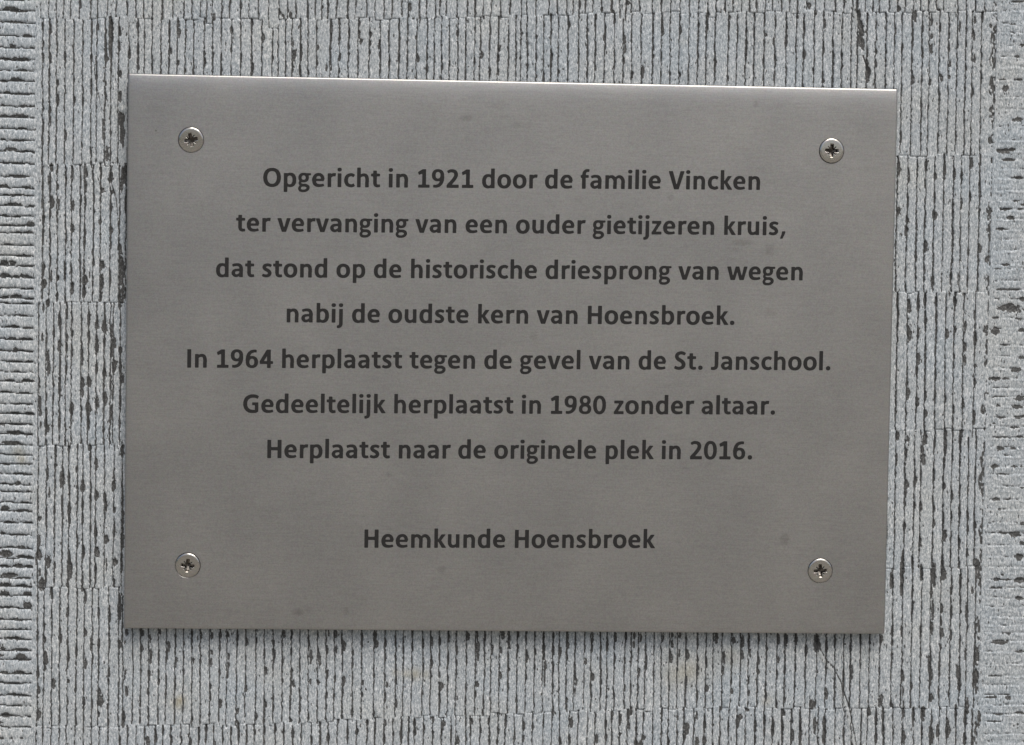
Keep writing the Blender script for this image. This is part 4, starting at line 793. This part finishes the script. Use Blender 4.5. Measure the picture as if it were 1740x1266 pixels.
pf = [(j * ncl + i, j * ncl + i + 1, (j + 1) * ncl + i + 1, (j + 1) * ncl + i) for j in range(nr - 1) for i in range(ncl - 1)
      if not any(abs((px_[i] + px_[i + 1]) / 2 - h[0]) < HS and abs((pz_[j] + pz_[j + 1]) / 2 - h[1]) < HS for h in HOLES)]
for (hx_, hz_) in HOLES:
    ii = [i for i in range(ncl) if hx_ - HS - 1e-6 <= px_[i] <= hx_ + HS + 1e-6]
    jj = [j for j in range(nr) if hz_ - HS - 1e-6 <= pz_[j] <= hz_ + HS + 1e-6]
    rim = [(jj[0], i) for i in ii] + [(j, ii[-1]) for j in jj[1:]] + [(jj[-1], i) for i in ii[-2::-1]] + [(j, ii[0]) for j in jj[-2:0:-1]]
    # subdivide the square rim so the round hole is smooth
    b0 = len(pv)
    K_ = 64
    outer = []
    for t_ in range(K_):
        th = 2 * math.pi * (t_ + 0.5) / K_
        m_ = max(abs(math.cos(th)), abs(math.sin(th)))
        x_, z_ = hx_ + HS * math.cos(th) / m_, hz_ + HS * math.sin(th) / m_
        pv.append((x_, -PLATE_FRONT, z_))
        pv.append((hx_ + 3.53 * math.cos(th), -PLATE_FRONT, hz_ + 3.53 * math.sin(th)))
        pv.append((hx_ + 3.53 * math.cos(th), -PLATE_FRONT + 0.002, hz_ + 3.53 * math.sin(th)))
        pv.append((hx_ + 3.0 * math.cos(th), -PLATE_FRONT + 0.5, hz_ + 3.0 * math.sin(th)))
    for t_ in range(K_):
        a_, b_ = b0 + 4 * t_, b0 + 4 * ((t_ + 1) % K_)
        pf.append((a_, b_, b_ + 1, a_ + 1))
        pf.append((a_ + 2, b_ + 2, b_ + 3, a_ + 3))
    for sx, sz in ((1, 1), (-1, 1), (-1, -1), (1, -1)):      # the four corner slivers
        c0 = len(pv)
        pv.append((hx_ + sx * HS, -PLATE_FRONT, hz_ + sz * HS))
        n0 = [t_ for t_ in range(K_) if abs(math.degrees(math.atan2(sz, sx)) % 360 - 360 * (t_ + 0.5) / K_) < 3.5]
        A_, B_ = b0 + 4 * n0[0], b0 + 4 * n0[-1]
        pv.append(tuple((pv[A_][q] + pv[B_][q]) / 2 for q in range(3)))
        pf.append((A_, c0, B_, c0 + 1))
ringp = [(0, i) for i in range(ncl)] + [(j, ncl - 1) for j in range(1, nr)] + \
        [(nr - 1, i) for i in range(ncl - 2, -1, -1)] + [(j, 0) for j in range(nr - 2, 0, -1)]
base = len(pv)
for (j, i) in ringp:
    pv.append((PXg[j, i], -PLATE_FRONT + THICK, PZg[j, i]))
n = len(ringp)
for t_ in range(n):
    a_, b_ = ringp[t_], ringp[(t_ + 1) % n]
    pf.append((a_[0] * ncl + a_[1], base + t_, base + (t_ + 1) % n, b_[0] * ncl + b_[1]))
pb = len(pv)
cx_, cz_ = PLATE_W / 2, PLATE_H / 2
pv += [(-cx_, -PLATE_FRONT + THICK, -cz_), (cx_, -PLATE_FRONT + THICK, -cz_), (cx_, -PLATE_FRONT + THICK, cz_), (-cx_, -PLATE_FRONT + THICK, cz_)]
pf.append((pb, pb + 3, pb + 2, pb + 1))
mesh_obj("panel", pv, pf, M_PLATE, plaque)

# lettering -------------------------------------------------------------
LINES = [
 ("Opgericht in 1921 door de familie Vincken", 447, 1291.5, 317.0, 322.6, "top line of lettering, giving the year the cross was founded"),
 ("ter vervanging van een ouder gietijzeren kruis,", 401, 1334.5, 393.3, 399.8, "second line of lettering, ending in a comma"),
 ("dat stond op de historische driesprong van wegen", 367, 1364, 470.6, 476.4, "third line of lettering, about a fork of roads"),
 ("nabij de oudste kern van Hoensbroek.", 487, 1248, 547.6, 552.0, "fourth line of lettering, about the oldest core of the town"),
 ("In 1964 herplaatst tegen de gevel van de St. Janschool.", 318, 1411, 624.6, 629.2, "widest line of lettering, with the year 1964"),
 ("Gedeeltelijk herplaatst in 1980 zonder altaar.", 413, 1317, 701.4, 704.4, "line of lettering with the year 1980"),
 ("Herplaatst naar de originele plek in 2016.", 454, 1278, 778.3, 780.6, "line of lettering with the year 2016"),
 ("Heemkunde Hoensbroek", 619, 1113, 930.6, 931.4, "short bottom line of lettering set apart below the others"),
]
SPACE = 226
TESS = {}
for ch, dat in GLYPHS.items():
    loops = [[(l[i], l[i + 1]) for i in range(0, len(l), 2)] for l in dat[1:]]
    flat = [p for l in loops for p in l]
    area = lambda l: sum(a[0] * b[1] - b[0] * a[1] for a, b in zip(l, l[1:] + l[:1]))
    big_sign = area(max(loops, key=lambda l: abs(area(l)))) > 0
    tris, off, parts_ = [], 0, []
    for l in loops:
        parts_.append((l, off, (area(l) > 0) == big_sign))
        off += len(l)
    for l, o0, outer in parts_:
        if not outer:
            continue
        holes = [(h_, ho) for h_, ho, out_ in parts_ if not out_ and
                 min(p[0] for p in l) < h_[0][0] < max(p[0] for p in l) and min(p[1] for p in l) < h_[0][1] < max(p[1] for p in l)]
        seq = [(l, o0)] + holes
        remap = [ho + i for h_, ho in seq for i in range(len(h_))]
        for t_ in tessellate_polygon([[Vector((p[0], p[1], 0)) for p in h_] for h_, ho in seq]):
            tris.append(tuple(remap[i] for i in t_))
    TESS[ch] = (dat[0], flat, tris)
ems = []
for (txt, ul, ur, vl, vr, lab) in LINES:
    total = 0
    for ch in txt:
        total += SPACE if ch == ' ' else TESS[ch][0]
    lsb = min(p[0] for p in TESS[txt[0]][1])
    rsb = TESS[txt[-1]][0] - max(p[0] for p in TESS[txt[-1]][1])
    xl, zl = from_px(ul, vl, 0.0)
    xr, zr = from_px(ur, vr, 0.0)
    em = (xr - xl) / (total - lsb - rsb)
    ems.append((round(em * 1000, 3), round(zl, 2), round(zr, 2)))
    tilt = (zr - zl) / (xr - xl)
    pen = xl - lsb * em
    lv, lf = [], []
    for ch in txt:
        if ch == ' ':
            pen += SPACE * em
            continue
        adv, flat, tris = TESS[ch]
        o_ = len(lv)
        for (gx, gy) in flat:
            lv.append((pen + gx * em, -PLATE_FRONT - 0.03, zl + (pen + gx * em - xl) * tilt + gy * em))
        for t_ in tris:
            p0, p1, p2 = (flat[i] for i in t_)
            ar = (p1[0] - p0[0]) * (p2[1] - p0[1]) - (p2[0] - p0[0]) * (p1[1] - p0[1])
            lf.append(tuple(o_ + i for i in (t_ if ar > 0 else t_[::-1])))
        pen += adv * em
    o = mesh_obj("text_line", lv, lf, M_PRINT, plaque, smooth=False)
    o["label"] = lab
print("EMS", ems)

# screws ------------------------------------------------------------------
RAD = 3.55


def recess(x, y):
    """depth of the cross recess (mm) at head coordinates"""
    ax, ay = abs(x), abs(y)
    r = math.hypot(x, y)
    dep = 0.0
    for (l, s) in ((ax, ay), (ay, ax)):
        hw = 0.40 + 0.0 * l
        side = max(0.0, min(1.0, (hw + 0.10 - s) / 0.14))
        facet = 0.34 * max(0.0, min(1.0, (2.02 - l) / 0.36))
        deep = (1.35 + 0.85 * max(0.0, 1 - l / 1.5)) * max(0.0, min(1.0, (1.66 - l) / 0.16))
        dep = max(dep, max(facet, deep) * side)
    core = max(0.0, min(1.0, (0.98 - r) / 0.18))
    dep = max(dep, (1.35 + 0.85 * max(0.0, 1 - r / 1.5)) * core)
    d1, d2 = abs(x - y) / math.sqrt(2), abs(x + y) / math.sqrt(2)
    dd = min(d1, d2)
    along = max(abs(x + y), abs(x - y)) / math.sqrt(2)
    tick = max(0.0, min(1.0, (0.17 - dd) / 0.12)) * max(0.0, min(1.0, (1.72 - along) / 0.3))
    return max(dep, 0.32 * tick)


def head_y(r):
    t = r / RAD
    dome = 0.40 - 0.08 * t * t
    if r > 2.95:
        q = (r - 2.95) / (RAD - 2.95)
        dome -= 0.36 * (1 - math.sqrt(max(0.0, 1 - q * q * 0.985)))
    return dome


radii = list(np.linspace(0, 2.1, 46)[1:]) + list(np.linspace(2.1, 2.95, 6)[1:]) + [3.02, 3.1, 3.18, 3.26, 3.33, 3.39, 3.45, 3.50, 3.53, 3.55]
NS = 168
sv = [(0, -(head_y(0) - recess(0, 0)), 0)]
for r in radii:
    for s_ in range(NS):
        th = 2 * math.pi * s_ / NS
        x, y = r * math.cos(th), r * math.sin(th)
        sv.append((x, -(head_y(r) - (recess(x, y) if r < 2.3 else 0)), y))
b_ = len(sv)
for s_ in range(NS):
    th = 2 * math.pi * s_ / NS
    sv.append((3.50 * math.cos(th), 0.25, 3.50 * math.sin(th)))
sf = []
for k in range(len(radii)):
    for s_ in range(NS):
        a2, b2 = 1 + k * NS + s_, 1 + k * NS + (s_ + 1) % NS
        sf.append((a2, a2 + NS, b2 + NS, b2))
sf0 = [(0, 1 + s_, 1 + (s_ + 1) % NS, 0) for s_ in range(NS)]
inrec, head = [], []
for f in sf:
    c_ = np.mean([sv[i] for i in f], axis=0)
    rr = math.hypot(c_[0], c_[2])
    (inrec if rr < 2.05 and recess(c_[0], c_[2]) > 0.04 else head).append(f)


def pack(fl):
    used = sorted({i for f in fl for i in f})
    mp = {v: i for i, v in enumerate(used)}
    return [sv[i] for i in used], [tuple(mp[i] for i in f) for f in fl]


tri0 = [(0, 1 + (s_), 1 + (s_ + 1) % NS) for s_ in range(NS)]
hv, hf = pack(head)
rv, rf = pack(inrec)
# centre fan of the recess as thin quads
proto = mesh_obj("screw", hv, hf, M_SCREW, plaque)
rv2 = rv + [sv[0]]
cidx = len(rv)
first = [rv.index(sv[1 + s_]) for s_ in range(NS)]
rme = mesh_obj("cross_recess", rv2, rf + [(cidx, first[2 * s_], first[2 * s_ + 1], first[(2 * s_ + 2) % NS]) for s_ in range(NS // 2)], M_RECESS_SHADE, proto)
# added dark ring that paints the shade in the countersink gap round the head
gv, gf = [], []
for s_ in range(64):
    th = 2 * math.pi * s_ / 64
    for rr_, yy in ((3.30, 0.30), (3.71, 0.02)):
        gv.append((rr_ * math.cos(th), yy, rr_ * math.sin(th)))
for s_ in range(64):
    a2 = 2 * s_
    b2 = 2 * ((s_ + 1) % 64)
    gf.append((a2, a2 + 1, b2 + 1, b2))
gap = mesh_obj("countersink_shade", gv, gf, M_GAP_SHADE, proto)
for o in (proto, rme, gap):
    me = o.data
spots = [(324.5, 237.5, -12), (1413.5, 256, 2), (318.8, 961, 5), (1394, 970, -4)]
for k, (pu, pv_, ang) in enumerate(spots):
    x, z = from_px(pu, pv_, -0.3)
    if k == 0:
        o, subs = proto, None
    else:
        o = proto.copy()
        C.objects.link(o)
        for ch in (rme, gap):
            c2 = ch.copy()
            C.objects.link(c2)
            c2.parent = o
    o.parent = plaque
    o.scale = (0.95, 0.95, 0.95)
    o.location = (x * MM, -PLATE_FRONT * MM, z * MM)
    o.rotation_euler = (math.radians([1.0, -1.5, 2.5, 0.5][k]), math.radians(ang), math.radians([0.5, 1, -1.5, 0][k]))

# ------------------------------------------------------------------ pavement in front of the wall
gx = np.concatenate([-np.geomspace(600, 1, 14), np.geomspace(1, 600, 14)]) * 1000
gy = -np.geomspace(0.001, 600, 20) * 1000
gv_ = [(x, y, 0.0) for y in gy for x in gx]
gf_ = [(j * 28 + i, j * 28 + i + 1, (j + 1) * 28 + i + 1, (j + 1) * 28 + i) for j in range(19) for i in range(27)]
gf_ = [f[::-1] for f in gf_]
gm, nt, ns, ln, bs = new_mat("pavement")
nz = noise(ns, ln, mm_coords(ns, ln), 0.004, 4.0, 0.6)
ln.new(ramp(ns, ln, nz.outputs[0], [(0.3, (0.18, 0.167, 0.145)), (0.7, (0.275, 0.26, 0.228))]), bs.inputs["Base Color"])
bs.inputs["Roughness"].default_value = 0.9
tag(mesh_obj("ground", gv_, gf_, gm), kind="structure")
